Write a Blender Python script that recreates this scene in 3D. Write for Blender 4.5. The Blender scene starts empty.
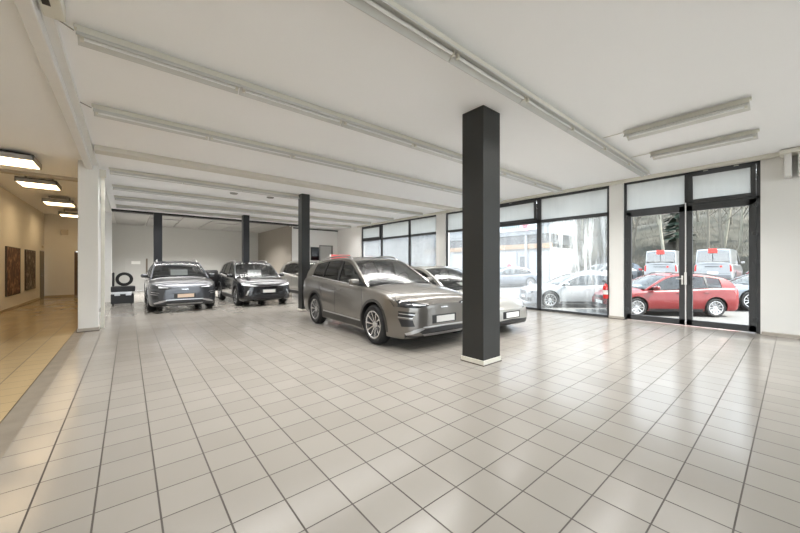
import bpy, bmesh, math, random
from mathutils import Vector, Matrix
from mathutils.bvhtree import BVHTree
PI = math.pi
random.seed(7)
scene = bpy.context.scene
COL = scene.collection

# ------------------------------------------------------------------ camera, sky, sun, exposure
cam_d = bpy.data.cameras.new('camera')
cam_d.sensor_width = 36.0
cam_d.lens = 326.9 / 800 * 36.0
cam_d.clip_end = 400
cam = bpy.data.objects.new('camera', cam_d)
COL.objects.link(cam)
cam.location = (0, 0, 1.44)
cam.rotation_euler = (PI / 2, 0, -math.radians(39.78))
scene.camera = cam

world = bpy.data.worlds.new('sky')
scene.world = world
world.use_nodes = True
wn = world.node_tree.nodes
wl = world.node_tree.links
wn.clear()
wo = wn.new('ShaderNodeOutputWorld')
bg = wn.new('ShaderNodeBackground')
tc = wn.new('ShaderNodeTexCoord')
sep = wn.new('ShaderNodeSeparateXYZ')
cr = wn.new('ShaderNodeValToRGB')
wl.new(tc.outputs['Generated'], sep.inputs[0])
wl.new(sep.outputs['Z'], cr.inputs[0])
cr.color_ramp.elements[0].color = (0.93, 0.96, 1.0, 1)
cr.color_ramp.elements[1].color = (0.72, 0.85, 1.0, 1)
wl.new(cr.outputs[0], bg.inputs[0])
bg.inputs[1].default_value = 3.3
wl.new(bg.outputs[0], wo.inputs[0])

sun_d = bpy.data.lights.new('sun', 'SUN')
sun_d.energy = 9.5
sun_d.angle = math.radians(1.0)
sun_d.color = (1.0, 0.95, 0.86)
sun = bpy.data.objects.new('sun', sun_d)
COL.objects.link(sun)
SUN_FROM = Vector((0.32, -0.62, 0.72))      # direction towards the sun
sun.rotation_euler = SUN_FROM.to_track_quat('Z', 'Y').to_euler()

def area(name, loc, size, rot, energy, color=(1, 1, 1), portal=False, spread=None):
    d = bpy.data.lights.new(name, 'AREA')
    d.shape = 'RECTANGLE'; d.size, d.size_y = size
    d.energy = energy; d.color = color
    if spread: d.spread = math.radians(spread)
    if portal: d.cycles.is_portal = True
    o = bpy.data.objects.new(name, d); COL.objects.link(o)
    o.location = loc; o.rotation_euler = rot
    return o
# daylight portals in the window openings (they only guide the sky's light)
area('portal', (10.9, 9.6, 1.86), (3.6, 12.8), (0, PI / 2, 0), 1, portal=True)
area('portal', (10.9, 1.69, 1.86), (3.6, 2.5), (0, PI / 2, 0), 1, portal=True)

area('portal', (3.7, -5.3, 1.86), (12.6, 3.5), (-PI / 2, 0, 0), 1, portal=True)
area('portal', (10.9, -3.1, 1.86), (3.6, 3.6), (0, PI / 2, 0), 1, portal=True)

vs = scene.view_settings
vs.view_transform = 'Standard'
try: vs.look = 'None'
except Exception: pass
vs.gamma = 1.0
vs.use_curve_mapping = False
vs.exposure = 0.76
TRUNK_POWER = 12.5      # level of the added fill lamps under the unlit tubes, W per m of trunk

# ------------------------------------------------------------------ materials
MATS = {}
def mat(name, col, rough=0.5, metal=0.0, coat=0.0, spec=0.5, emit=None, es=0.0, noise=0.04, nscale=6.0, bump=0.0, bscale=60.0):
    if name in MATS: return MATS[name]
    m = bpy.data.materials.new(name); m.use_nodes = True
    nt = m.node_tree; b = nt.nodes['Principled BSDF']
    b.inputs['Base Color'].default_value = (*col, 1)
    b.inputs['Roughness'].default_value = rough
    b.inputs['Metallic'].default_value = metal
    b.inputs['Coat Weight'].default_value = coat
    b.inputs['Coat Roughness'].default_value = 0.06
    b.inputs['Specular IOR Level'].default_value = spec
    if emit:
        b.inputs['Emission Color'].default_value = (*emit, 1)
        b.inputs['Emission Strength'].default_value = es
    t = nt.nodes.new('ShaderNodeTexCoord')
    if noise:
        n = nt.nodes.new('ShaderNodeTexNoise'); n.inputs['Scale'].default_value = nscale; n.inputs['Detail'].default_value = 4
        nt.links.new(t.outputs['Object'], n.inputs['Vector'])
        mx = nt.nodes.new('ShaderNodeMix'); mx.data_type = 'RGBA'
        mx.inputs['A'].default_value = (*[c * (1 - noise) for c in col], 1)
        mx.inputs['B'].default_value = (*[min(1, c * (1 + noise)) for c in col], 1)
        nt.links.new(n.outputs['Fac'], mx.inputs['Factor'])
        nt.links.new(mx.outputs['Result'], b.inputs['Base Color'])
    if bump:
        n2 = nt.nodes.new('ShaderNodeTexNoise'); n2.inputs['Scale'].default_value = bscale; n2.inputs['Detail'].default_value = 3
        nt.links.new(t.outputs['Object'], n2.inputs['Vector'])
        bp = nt.nodes.new('ShaderNodeBump'); bp.inputs['Strength'].default_value = bump; bp.inputs['Distance'].default_value = 0.01
        nt.links.new(n2.outputs['Fac'], bp.inputs['Height']); nt.links.new(bp.outputs[0], b.inputs['Normal'])
    MATS[name] = m
    return m

def glass(name, tint=(1, 1, 1), refl=1.0, rough=0.02, dirt=0.0, streak=0.0, milk=(0.9, 0.93, 0.93), dark=0.0):
    """thin pane: see-through with a fresnel gloss; dirt = milky share, streak = vertical smears"""
    if name in MATS: return MATS[name]
    m = bpy.data.materials.new(name); m.use_nodes = True
    nt = m.node_tree; nt.nodes.clear(); N = nt.nodes.new; Lk = nt.links.new
    out = N('ShaderNodeOutputMaterial')
    tr = N('ShaderNodeBsdfTransparent'); tr.inputs[0].default_value = (*tint, 1)
    gl = N('ShaderNodeBsdfGlossy'); gl.inputs['Roughness'].default_value = rough
    fr = N('ShaderNodeFresnel'); fr.inputs[0].default_value = 1.45
    mu = N('ShaderNodeMath'); mu.operation = 'MULTIPLY'; mu.inputs[1].default_value = refl
    Lk(fr.outputs[0], mu.inputs[0])
    mx = N('ShaderNodeMixShader'); Lk(mu.outputs[0], mx.inputs[0]); Lk(tr.outputs[0], mx.inputs[1]); Lk(gl.outputs[0], mx.inputs[2])
    last = mx
    if dirt or streak:
        t = N('ShaderNodeTexCoord'); mp = N('ShaderNodeMapping'); Lk(t.outputs['Object'], mp.inputs[0])
        mp.inputs['Scale'].default_value = (1.0, 5.0, 0.5)
        n = N('ShaderNodeTexNoise'); n.inputs['Scale'].default_value = 1.6; n.inputs['Detail'].default_value = 7; n.inputs['Roughness'].default_value = .65
        Lk(mp.outputs[0], n.inputs['Vector'])
        r = N('ShaderNodeMapRange'); r.inputs[1].default_value = 0.45; r.inputs[2].default_value = 0.72
        r.inputs[3].default_value = dirt; r.inputs[4].default_value = dirt + streak
        Lk(n.outputs['Fac'], r.inputs[0])
        fac = r.outputs[0]
        if streak > .3:
            sz = N('ShaderNodeSeparateXYZ'); Lk(t.outputs['Object'], sz.inputs[0])
            rz = N('ShaderNodeMapRange'); rz.inputs[1].default_value = .6; rz.inputs[2].default_value = 2.2; rz.inputs[3].default_value = .25; rz.inputs[4].default_value = 1.0
            Lk(sz.outputs['Z'], rz.inputs[0]); mm = N('ShaderNodeMath'); mm.operation = 'MULTIPLY'; Lk(r.outputs[0], mm.inputs[0]); Lk(rz.outputs[0], mm.inputs[1]); fac = mm.outputs[0]
        tl = N('ShaderNodeBsdfTranslucent'); tl.inputs[0].default_value = (*milk, 1)
        df = N('ShaderNodeBsdfDiffuse'); df.inputs[0].default_value = (*milk, 1)
        ad = N('ShaderNodeMixShader'); ad.inputs[0].default_value = .35; Lk(tl.outputs[0], ad.inputs[1]); Lk(df.outputs[0], ad.inputs[2])
        m2 = N('ShaderNodeMixShader'); Lk(fac, m2.inputs[0]); Lk(mx.outputs[0], m2.inputs[1]); Lk(ad.outputs[0], m2.inputs[2])
        last = m2
    Lk(last.outputs[0], out.inputs[0])
    MATS[name] = m
    return m

def tile_mat(name, c1, c2, grout, ox, oy, size=0.3, rough=0.11, patches=True):
    m = bpy.data.materials.new(name); m.use_nodes = True
    nt = m.node_tree; b = nt.nodes['Principled BSDF']; N = nt.nodes.new; Lk = nt.links.new
    t = N('ShaderNodeTexCoord'); sp = N('ShaderNodeSeparateXYZ'); Lk(t.outputs['Object'], sp.inputs[0])
    def math_(op, a, bb=None):
        n = N('ShaderNodeMath'); n.operation = op
        for i, v in ((0, a), (1, bb)):
            if v is None: continue
            if isinstance(v, (int, float)): n.inputs[i].default_value = v
            else: Lk(v, n.inputs[i])
        return n.outputs[0]
    cells = []; ds = []
    for ax, off in (('X', ox), ('Y', oy)):
        u = math_('DIVIDE', math_('SUBTRACT', sp.outputs[ax], off), size)
        cells.append(math_('FLOOR', u))
        f = math_('FRACT', u)
        ds.append(math_('SUBTRACT', 0.5, math_('ABSOLUTE', math_('SUBTRACT', f, 0.5))))
    gx = math_('LESS_THAN', ds[0], 0.0165); gy = math_('LESS_THAN', ds[1], 0.0135)
    g = math_('MAXIMUM', gx, gy)
    cb = N('ShaderNodeCombineXYZ'); Lk(cells[0], cb.inputs[0]); Lk(cells[1], cb.inputs[1])
    wnz = N('ShaderNodeTexWhiteNoise'); Lk(cb.outputs[0], wnz.inputs['Vector'])
    mx = N('ShaderNodeMix'); mx.data_type = 'RGBA'; mx.inputs['A'].default_value = (*c1, 1); mx.inputs['B'].default_value = (*c2, 1)
    Lk(wnz.outputs['Value'], mx.inputs['Factor'])
    n = N('ShaderNodeTexNoise'); n.inputs['Scale'].default_value = 1.3; n.inputs['Detail'].default_value = 5; Lk(t.outputs['Object'], n.inputs['Vector'])
    m3 = N('ShaderNodeMix'); m3.data_type = 'RGBA'; m3.blend_type = 'MULTIPLY'; m3.inputs['Factor'].default_value = 0.08
    Lk(mx.outputs['Result'], m3.inputs['A'])
    rr = N('ShaderNodeValToRGB'); rr.color_ramp.elements[0].position = .35; rr.color_ramp.elements[0].color = (.72, .72, .72, 1); rr.color_ramp.elements[1].position = .65
    Lk(n.outputs['Fac'], rr.inputs[0]); Lk(rr.outputs[0], m3.inputs['B'])
    m2 = N('ShaderNodeMix'); m2.data_type = 'RGBA'; Lk(g, m2.inputs['Factor']); Lk(m3.outputs['Result'], m2.inputs['A']); m2.inputs['B'].default_value = (*grout, 1)
    Lk(m2.outputs['Result'], b.inputs['Base Color'])
    r1 = N('ShaderNodeMapRange'); r1.inputs[3].default_value = rough; r1.inputs[4].default_value = rough + .14
    Lk(n.outputs['Fac'], r1.inputs[0])
    r2 = math_('MAXIMUM', r1.outputs[0], math_('MULTIPLY', g, 0.7)); Lk(r2, b.inputs['Roughness'])
    b.inputs['Specular IOR Level'].default_value = 0.5
    bp = N('ShaderNodeBump'); bp.inputs['Strength'].default_value = .25; bp.inputs['Distance'].default_value = .004; bp.invert = True
    Lk(g, bp.inputs['Height']); Lk(bp.outputs[0], b.inputs['Normal'])
    MATS[name] = m
    return m

# ------------------------------------------------------------------ mesh helpers
def newobj(name, bm, m, parent=None, smooth=False, angle=35, loc=None, recalc=True):
    if recalc: bmesh.ops.recalc_face_normals(bm, faces=bm.faces[:])
    me = bpy.data.meshes.new(name); bm.to_mesh(me); bm.free()
    for mm in (m if isinstance(m, (list, tuple)) else [m]): me.materials.append(mm)
    if smooth:
        me.shade_smooth()
        me.set_sharp_from_angle(angle=math.radians(angle))
    o = bpy.data.objects.new(name, me); COL.objects.link(o)
    if parent: o.parent = parent
    if loc: o.location = loc
    return o
def BM(): return bmesh.new()
def box(bm, x0, x1, y0, y1, z0, z1, bevel=0.0, mi=0):
    vs_ = [bm.verts.new(p) for p in ((x0,y0,z0),(x1,y0,z0),(x1,y1,z0),(x0,y1,z0),(x0,y0,z1),(x1,y0,z1),(x1,y1,z1),(x0,y1,z1))]
    fs = [bm.faces.new([vs_[i] for i in f]) for f in ((0,3,2,1),(4,5,6,7),(0,1,5,4),(1,2,6,5),(2,3,7,6),(3,0,4,7))]
    for f in fs: f.material_index = mi
    if bevel > 0:
        ed = list({e for f in fs for e in f.edges})
        bmesh.ops.bevel(bm, geom=ed, offset=bevel, segments=2, profile=0.5, affect='EDGES')
    return vs_
def obox(bm, c, ex, ey, ez, M, bevel=0):
    """box of half sizes in frame M (Matrix) about c"""
    n0 = len(bm.verts)
    b2 = bmesh.new(); box(b2, -ex, ex, -ey, ey, -ez, ez, bevel)
    b2.transform(Matrix.Translation(Vector(c)) @ M.to_4x4())
    me = bpy.data.meshes.new('t'); b2.to_mesh(me); b2.free(); bm.from_mesh(me); bpy.data.meshes.remove(me)
def tube(bm, pts, r, seg=8, cap=True):
    pts = [Vector(p) for p in pts]; rings = []
    rs = r if isinstance(r, (list, tuple)) else [r] * len(pts)
    up = None
    for i, p in enumerate(pts):
        d = (pts[min(i+1, len(pts)-1)] - pts[max(i-1, 0)]).normalized()
        if up is None: up = d.orthogonal().normalized()
        up = (up - d * up.dot(d))
        up = up.normalized() if up.length > 1e-6 else d.orthogonal().normalized()
        s_ = d.cross(up)
        rings.append([bm.verts.new(p + (up * math.cos(a) + s_ * math.sin(a)) * rs[i]) for a in [2*PI*k/seg for k in range(seg)]])
    for a, b in zip(rings, rings[1:]):
        for k in range(seg): bm.faces.new((a[k], a[(k+1) % seg], b[(k+1) % seg], b[k]))
    if cap and seg > 2:
        bm.faces.new(rings[0][::-1]); bm.faces.new(rings[-1])
def lathe(bm, prof, seg=24, axis='Z', c=(0, 0, 0), close=False):
    """prof = [(r, h)]"""
    c = Vector(c); rings = []
    for r, h in prof:
        ring = []
        for k in range(seg):
            a = 2*PI*k/seg
            if axis == 'Z': v = (r*math.cos(a), r*math.sin(a), h)
            elif axis == 'Y': v = (r*math.cos(a), h, r*math.sin(a))
            else: v = (h, r*math.cos(a), r*math.sin(a))
            ring.append(bm.verts.new(c + Vector(v)))
        rings.append(ring)
    pr = list(zip(rings, rings[1:]))
    if close: pr.append((rings[-1], rings[0]))
    for a, b in pr:
        for k in range(seg): bm.faces.new((a[k], a[(k+1) % seg], b[(k+1) % seg], b[k]))
    if not close:
        bm.faces.new(rings[0][::-1]); bm.faces.new(rings[-1])
def prism(bm, poly, axis, a0, a1):
    """extrude a polygon; axis 'X': poly=(y,z); 'Y': poly=(x,z); 'Z': poly=(x,y)"""
    def P(p, a): return {'X': (a, p[0], p[1]), 'Y': (p[0], a, p[1]), 'Z': (p[0], p[1], a)}[axis]
    A = [bm.verts.new(P(p, a0)) for p in poly]; B = [bm.verts.new(P(p, a1)) for p in poly]
    bm.faces.new(A); bm.faces.new(B[::-1]); n = len(poly)
    for i in range(n): bm.faces.new((A[i], B[i], B[(i+1) % n], A[(i+1) % n]))
def grid_slab(rows, thick=None, nrm=None):
    """rows: list of lists of points -> bmesh sheet, or slab when thick given (offset vector function)"""
    bm = bmesh.new()
    V = [[bm.verts.new(p) for p in r] for r in rows]
    for i in range(len(V)-1):
        for j in range(len(V[0])-1):
            try: bm.faces.new((V[i][j], V[i][j+1], V[i+1][j+1], V[i+1][j]))
            except ValueError: pass
    if thick is not None:
        U = [[bm.verts.new(Vector(p) + thick(Vector(p))) for p in r] for r in rows]
        for i in range(len(V)-1):
            for j in range(len(V[0])-1): bm.faces.new((U[i][j], U[i+1][j], U[i+1][j+1], U[i][j+1]))
        n, k = len(V), len(V[0])
        bd = [(0, j) for j in range(k)] + [(i, k-1) for i in range(1, n)] + [(n-1, j) for j in range(k-2, -1, -1)] + [(i, 0) for i in range(n-2, 0, -1)]
        for a, b in zip(bd, bd[1:] + bd[:1]):
            try: bm.faces.new((V[a[0]][a[1]], U[a[0]][a[1]], U[b[0]][b[1]], V[b[0]][b[1]]))
            except ValueError: pass
    return bm

def empty(name, loc=(0, 0, 0), rz=0.0, label=None, cat=None, group=None):
    o = bpy.data.objects.new(name, None); COL.objects.link(o)
    o.empty_display_size = 0.2
    o.location = loc; o.rotation_euler = (0, 0, rz)
    if label: o['label'] = label
    if cat: o['category'] = cat
    if group: o['group'] = group
    return o
def tag(o, label, cat, group=None):
    o['label'] = label; o['category'] = cat
    if group: o['group'] = group
    return o
def struct(name, bm, m, parent=None, **k):
    o = newobj(name, bm, m, parent, **k)
    if not parent: o['kind'] = 'structure'
    return o

def pchip(keys):
    xs = [k[0] for k in keys]; ys = [k[1] for k in keys]
    n = len(xs); h = [xs[i+1]-xs[i] for i in range(n-1)]; d = [(ys[i+1]-ys[i])/h[i] for i in range(n-1)]
    m = [0.0]*n; m[0] = d[0]; m[-1] = d[-1]
    for i in range(1, n-1):
        if d[i-1]*d[i] > 0:
            w1 = 2*h[i]+h[i-1]; w2 = h[i]+2*h[i-1]
            m[i] = (w1+w2)/(w1/d[i-1]+w2/d[i])
    def f(x):
        if x <= xs[0]: return ys[0]
        if x >= xs[-1]: return ys[-1]
        i = max(j for j in range(n-1) if xs[j] <= x)
        t = (x-xs[i])/h[i]; t2 = t*t; t3 = t2*t
        return (2*t3-3*t2+1)*ys[i]+(t3-2*t2+t)*h[i]*m[i]+(-2*t3+3*t2)*ys[i+1]+(t3-t2)*h[i]*m[i+1]
    return f
# ------------------------------------------------------------------ shared materials
M_BLACK = mat('black_plastic', (.018, .018, .02), .45, nscale=20)
M_DARKIN = mat('dark_interior', (.03, .03, .032), .8)
M_SEAT = mat('seat_fabric', (.055, .053, .05), .75, bump=.2)
M_TYRE = mat('tyre_rubber', (.012, .012, .013), .75, bump=.3, bscale=90)
M_CHROME = mat('chrome', (.75, .75, .76), .16, 1.0, noise=.02)
M_RIM = mat('rim_alloy', (.62, .62, .63), .25, .9)
M_RIMDARK = mat('rim_dark', (.03, .03, .03), .35, .6)
M_SILVER = mat('silver_trim', (.55, .55, .56), .3, .9)
M_LAMP = mat('lamp_lens', (.35, .36, .38), .08, .3, 1.0)
M_LAMPD = mat('lamp_dark', (.03, .032, .036), .08, .2, 1.0)
M_LAMPW = mat('lamp_white', (.85, .87, .9), .15, .1, 1.0)
M_TAIL = mat('tail_lens', (.42, .012, .012), .12, 0, 1.0)
M_PLATE = mat('plate_white', (.82, .82, .8), .4)
M_PLATEO = mat('plate_cream', (.85, .66, .52), .4)
M_CGLASS = glass('car_glass', (.66, .70, .68), 1.3, .16)
M_CGLASSF = glass('car_glass_front', (.55, .58, .58), 1.1, .16)
M_CGLASSD = glass('car_glass_tinted', (.12, .125, .13), 1.3, .08)
M_VGLASS = glass('van_glass', (.3, .33, .36), 6.0)
M_CGLASSX = glass('car_glass_grey', (.34, .38, .42), 2.2, .03)

def crom(P, n):
    """smooth open polyline through P (list of Vector), n points per span"""
    P = [Vector(p) for p in P]; out = []
    for i in range(len(P)-1):
        a = P[max(i-1, 0)]; b = P[i]; c = P[i+1]; d = P[min(i+2, len(P)-1)]
        for k in range(n):
            t = k/n
            out.append(0.5*((2*b)+(c-a)*t+(2*a-5*b+4*c-d)*t*t+(3*b-a-3*c+d)*t**3))
    out.append(P[-1]); return out

def make_wheel(name, parent, x, y, r, side, w=.225, spokes=10, dark=True, rim_r=None):
    """side=+1: outer face towards +Y"""
    rr = rim_r or r*.70
    bm = BM(); h = w/2
    lathe(bm, [(rr, -h+.012), (rr+.02, -h), (r-.035, -h), (r-.008, -h+.03), (r, -h+.055), (r, h-.055), (r-.008, h-.03), (r-.035, h), (rr+.02, h), (rr, h-.012), (rr-.01, 0)], 40, 'Y', close=True)
    ty = newobj('wheel', bm, M_TYRE, parent, True, 40, loc=(x, y, r))
    if side < 0: ty.rotation_euler = (0, 0, PI)
    bm = BM()
    lathe(bm, [(rr+.004, h-.006), (rr+.004, h-.02), (rr-.015, h-.02), (rr-.022, -h+.02), (rr-.028, -h+.02), (rr-.024, h-.012), (rr-.018, h-.006)], 40, 'Y', close=True)
    n0 = spokes
    for k in range(n0):
        a = 2*PI*k/n0
        ca, sa = math.cos(a), math.sin(a)
        def q(rad, tang, yy): return (rad*ca - tang*sa, yy, rad*sa + tang*ca)
        w0, w1 = .012, .012
        pr = [q(.05, -w0, h-.045), q(.05, w0, h-.045), q(rr-.01, w1*1.0+.020, h-.012), q(rr-.01, -w1+.012, h-.012)]
        pb = [q(.05, -w0, h-.075), q(.05, w0, h-.075), q(rr-.01, w1*1.0+.020, h-.045), q(rr-.01, -w1+.012, h-.045)]
        A = [bm.verts.new(p) for p in pr]; B = [bm.verts.new(p) for p in pb]
        bm.faces.new(A); bm.faces.new(B[::-1])
        for i in range(4): bm.faces.new((A[i], B[i], B[(i+1) % 4], A[(i+1) % 4]))
    rim = newobj('rim', bm, M_RIM, ty, True, 30)
    bm = BM(); lathe(bm, [(.062, h-.075), (.062, h-.05), (.05, h-.038), (.02, h-.035)], 20, 'Y'); newobj('hub_cap', bm, M_SILVER, ty, True, 30)
    bm = BM(); lathe(bm, [(rr-.03, h-.13), (rr-.03, h-.10)], 28, 'Y'); newobj('brake_disc', bm, M_RIMDARK if dark else M_SILVER, ty)

def build_car(kind, name, paint, loc, rz, label, cat='car', group=None, S=None, glass_side=None, glass_front=None, plate=M_PLATE, roofmat=None, clad=None, wheel_dark=True, z0=0.0, pitch=0):
    """S = spec dictionary; x forward, y left, z up, origin on the ground between the axles"""
    root = empty(name, (loc[0], loc[1], z0), rz, label, cat, group)
    if pitch: root.rotation_euler = (0, pitch, rz)
    WB = S['WB']; xf = WB/2+S['fo']; xr = -(WB/2+S['ro']); r = S['r']
    gs = glass_side or M_CGLASSD; gf = glass_front or M_CGLASS
    hw = S['W']/2
    fw_ = pchip(S['w']); fzs = pchip(S['zs']); fzt = pchip(S['zt']); fzb = pchip(S['zb'])
    xs = []
    n = 64
    for i in range(n+1):
        t = i/n; xs.append(xr + (xf-xr)*t)
    xs += [xf-.02, xf-.05, xr+.02, xr+.05, xf-.1, xf-.16]
    xs = sorted(set(round(x, 4) for x in xs))
    def section(x):
        w = fw_(x); zs = fzs(x); zt = fzt(x); zb = fzb(x); H = zs-zb
        half = [(0, zb), (w*.55, zb), (w-.12, zb), (w-.045, zb+.03), (w-.012, zb+.14*H/.6), (w, zb+.42*H), (w-.006, zb+.62*H), (w-.022, zs-.13), (w-.03, zs-.075), (w-.06, zs-.025), (w-.115, zs+.0), (w*.72, zs+(zt-zs)*.55), (w*.38, zs+(zt-zs)*.92), (0, zt)]
        return [(x, p[0], p[1]) for p in [(q.x, q.y) for q in crom([Vector((a, b, 0)) for a, b in half], 3)]]
    bm = BM(); rings = []
    for x in xs:
        hf = section(x)
        L_ = [bm.verts.new(p) for p in hf]
        R_ = [bm.verts.new((p[0], -p[1], p[2])) for p in hf[1:-1]]
        rings.append(L_ + R_[::-1])
    for a, b in zip(rings, rings[1:]):
        k = len(a)
        for i in range(k): bm.faces.new((a[i], a[(i+1) % k], b[(i+1) % k], b[i]))
    bm.faces.new(rings[0]); bm.faces.new(rings[-1][::-1])
    bmesh.ops.recalc_face_normals(bm, faces=bm.faces[:])
    bvh = BVHTree.FromBMesh(bm)
    body = newobj('body', bm, [paint, M_BLACK], root)
    # wheel arches
    bmc = BM()
    for ax in (WB/2, -WB/2):
        for sd in (1, -1):
            y0, y1 = (hw-.34, hw+.3) if sd > 0 else (-hw-.3, -hw+.34)
            bx = bmesh.new(); lathe(bx, [(r+S.get('arch', .055), y0), (r+S.get('arch', .055), y1)], 36, 'Y', (ax, 0, r+.01))
            prism(bx, [], 'Y', 0, 0) if False else None
            me = bpy.data.meshes.new('t'); bx.to_mesh(me); bx.free(); bmc.from_mesh(me); bpy.data.meshes.remove(me)
    bmesh.ops.recalc_face_normals(bmc, faces=bmc.faces[:])
    mc = bpy.data.meshes.new('cutter'); bmc.to_mesh(mc); bmc.free(); mc.materials.append(M_BLACK); 
    co = bpy.data.objects.new('cutter', mc); COL.objects.link(co)
    body.parent = None
    md = body.modifiers.new('b', 'BOOLEAN'); md.operation = 'DIFFERENCE'; md.object = co; md.solver = 'EXACT'
    try: md.material_mode = 'TRANSFER'
    except Exception: pass
    dg = bpy.context.evaluated_depsgraph_get()
    me2 = bpy.data.meshes.new_from_object(body.evaluated_get(dg)); body.modifiers.clear(); old = body.data; body.data = me2
    bpy.data.meshes.remove(old); bpy.data.objects.remove(co); bpy.data.meshes.remove(mc)
    me2.name = 'body'; me2.shade_smooth(); me2.set_sharp_from_angle(angle=math.radians(38)); body.parent = root

    def cast(p, d):
        d = Vector(d); h = bvh.ray_cast(Vector(p), d)
        if h[0] is None:
            h = bvh.find_nearest(Vector(p)+d*4)
        return h[0]
    DIRS = {'F': ((4, 0, 0), (-1, 0, 0)), 'R': ((-5, 0, 0), (1, 0, 0)), 'L': ((0, 3, 0), (0, -1, 0)), 'S': ((0, -3, 0), (0, 1, 0)), 'T': ((0, 0, 3), (0, 0, -1))}
    def patch(nm, view, top, bot, m, off=.006, th=.02, nn=14, mm=5, par=None, smooth=True):
        """top, bot: polylines in the view's plane: F/R (y,z); L/S (x,z); T (x,y); laid on the body surface"""
        o_, d_ = DIRS[view]; d_ = Vector(d_)
        def ev(pl, t):
            if len(pl) == 1: return Vector((*pl[0], 0))
            ls = [0.0]
            for a, b in zip(pl, pl[1:]): ls.append(ls[-1]+math.hypot(b[0]-a[0], b[1]-a[1])+1e-9)
            s_ = t*ls[-1]; i = max(j for j in range(len(pl)-1) if ls[j] <= s_+1e-12); f = (s_-ls[i])/(ls[i+1]-ls[i])
            return Vector((pl[i][0]+(pl[i+1][0]-pl[i][0])*f, pl[i][1]+(pl[i+1][1]-pl[i][1])*f, 0))
        rows = []
        for j in range(mm+1):
            row = []
            for i in range(nn+1):
                a = ev(top, i/nn); b = ev(bot, i/nn); q = a+(b-a)*(j/mm)
                if view in 'FR': p = Vector((o_[0], q.x, q.y))
                elif view in 'LS': p = Vector((q.x, o_[1], q.y))
                else: p = Vector((q.x, q.y, o_[2]))
                row.append(cast(p, d_) - d_*off)
            rows.append(row)
        bm = grid_slab(rows, lambda p: d_*th)
        return newobj(nm, bm, m, par or root, smooth, 40)
    def patch2(nm, view, top, bot, *a, **k):
        """mirrored pair (y -> -y)"""
        patch(nm, view, top, bot, *a, **k)
        if view in 'FR': patch(nm, view, [(-y, z) for y, z in top], [(-y, z) for y, z in bot], *a, **k)
        elif view == 'T': patch(nm, view, [(x, -y) for x, y in top], [(x, -y) for x, y in bot], *a, **k)
        elif view == 'L': patch(nm, 'S', top, bot, *a, **k)

    # ------------- greenhouse
    G = S['gh']                     # list of (x,z,flag) cowl -> rear, flag of the span that follows: w r b
    pts = [Vector((g[0], g[1], 0)) for g in G]
    fine = crom(pts, 8); flags = []
    for g in G[:-1]: flags += [g[2]]*8
    wr = S['wr']; zr_ = max(g[1] for g in G)
    def fy(x, z):
        zb_ = fzs(x)-.02; wb_ = fw_(x)-.085
        t = max(0, min(1.1, (z-zb_)/max(.05, zr_-zb_)))
        wroof = pchip(wr)(x)
        return wb_ + (wroof-wb_)*(t**1.25) 
    bow = pchip(S['bow']); crown = S.get('crown', .035)
    NQ = 14
    def skin_row(p, inset=0.0, lo=-1, hi=1, lift=0.0):
        ye = fy(p.x, p.y)
        return [Vector((p.x+bow(p.x)*(1-q*q), q*(ye-inset), p.y+crown*(1-q*q)+lift)) for q in [lo+(hi-lo)*k/NQ for k in range(NQ+1)]]
    def span(fl):
        idx = [i for i, f in enumerate(flags) if f == fl]
        return fine[idx[0]:idx[-1]+2] if idx else []
    dn = lambda p: Vector((0, 0, -.03))
    rw = span('r')
    newobj('roof', grid_slab([skin_row(p) for p in rw], dn), roofmat or paint, root, True, 40)
    if S.get('panoroof'):
        sub = [p for p in rw if rw[0].x-.12 >= p.x >= rw[-1].x+.35]
        newobj('roof_glass', grid_slab([skin_row(p, .14, lift=.006) for p in sub], dn), M_LAMPD, root, True, 40)
    ws = span('w')
    inner = [skin_row(p, .055, lift=-.004) for p in ws]
    newobj('windshield', grid_slab(inner), gf, root, True, 60)
    rb = span('b')
    if rb:
        newobj('rear_window', grid_slab([skin_row(p, .07, lift=-.004) for p in rb]), gs, root, True, 60)
        # painted / black surround of the rear glass
        k_ = max(1, len(rb)//6)
        newobj('tailgate_frame', grid_slab([skin_row(p) for p in rb[-k_-1:]], dn), paint, root, True, 40)
    xsil = [p.x for p in fine]
    sil = sorted([(p.x, p.y) for p in fine])
    def zu(x):
        if x <= sil[0][0]: return sil[0][1]
        for a, b in zip(sil, sil[1:]):
            if a[0] <= x <= b[0]: return a[1]+(b[1]-a[1])*(x-a[0])/max(1e-6, b[0]-a[0])
        return sil[-1][1]
    frv = S.get('frame', .055)
    dens = lambda a, b, k=18: [a+(b-a)*i/k for i in range(k+1)]
    def ztop(x):                      # lower edge of the roof-side frame
        sl = abs((zu(x+.02)-zu(x-.02))/.04)
        return zu(x) - frv*math.sqrt(1+min(sl, 1.5)**2)
    def side_patch(nm, x0, x1, lo, hi, m, sd, out=0.0, th=.03, k=18, parent=None):
        rows = []
        X = dens(x0, x1, k)
        for j in range(5):
            row = []
            for x in X:
                a = lo(x); b = max(a+.002, hi(x)); z = a+(b-a)*j/4
                row.append(Vector((x, sd*(fy(x, z)+out), z)))
            rows.append(row)
        bm = grid_slab(rows, (lambda p: Vector((0, -sd*th, 0))) if th else None)
        return newobj(nm, bm, m, parent or root, True, 50)
    xA, xD = G[0][0], G[-1][0]
    belt = lambda x: fzs(x)-.03
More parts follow.
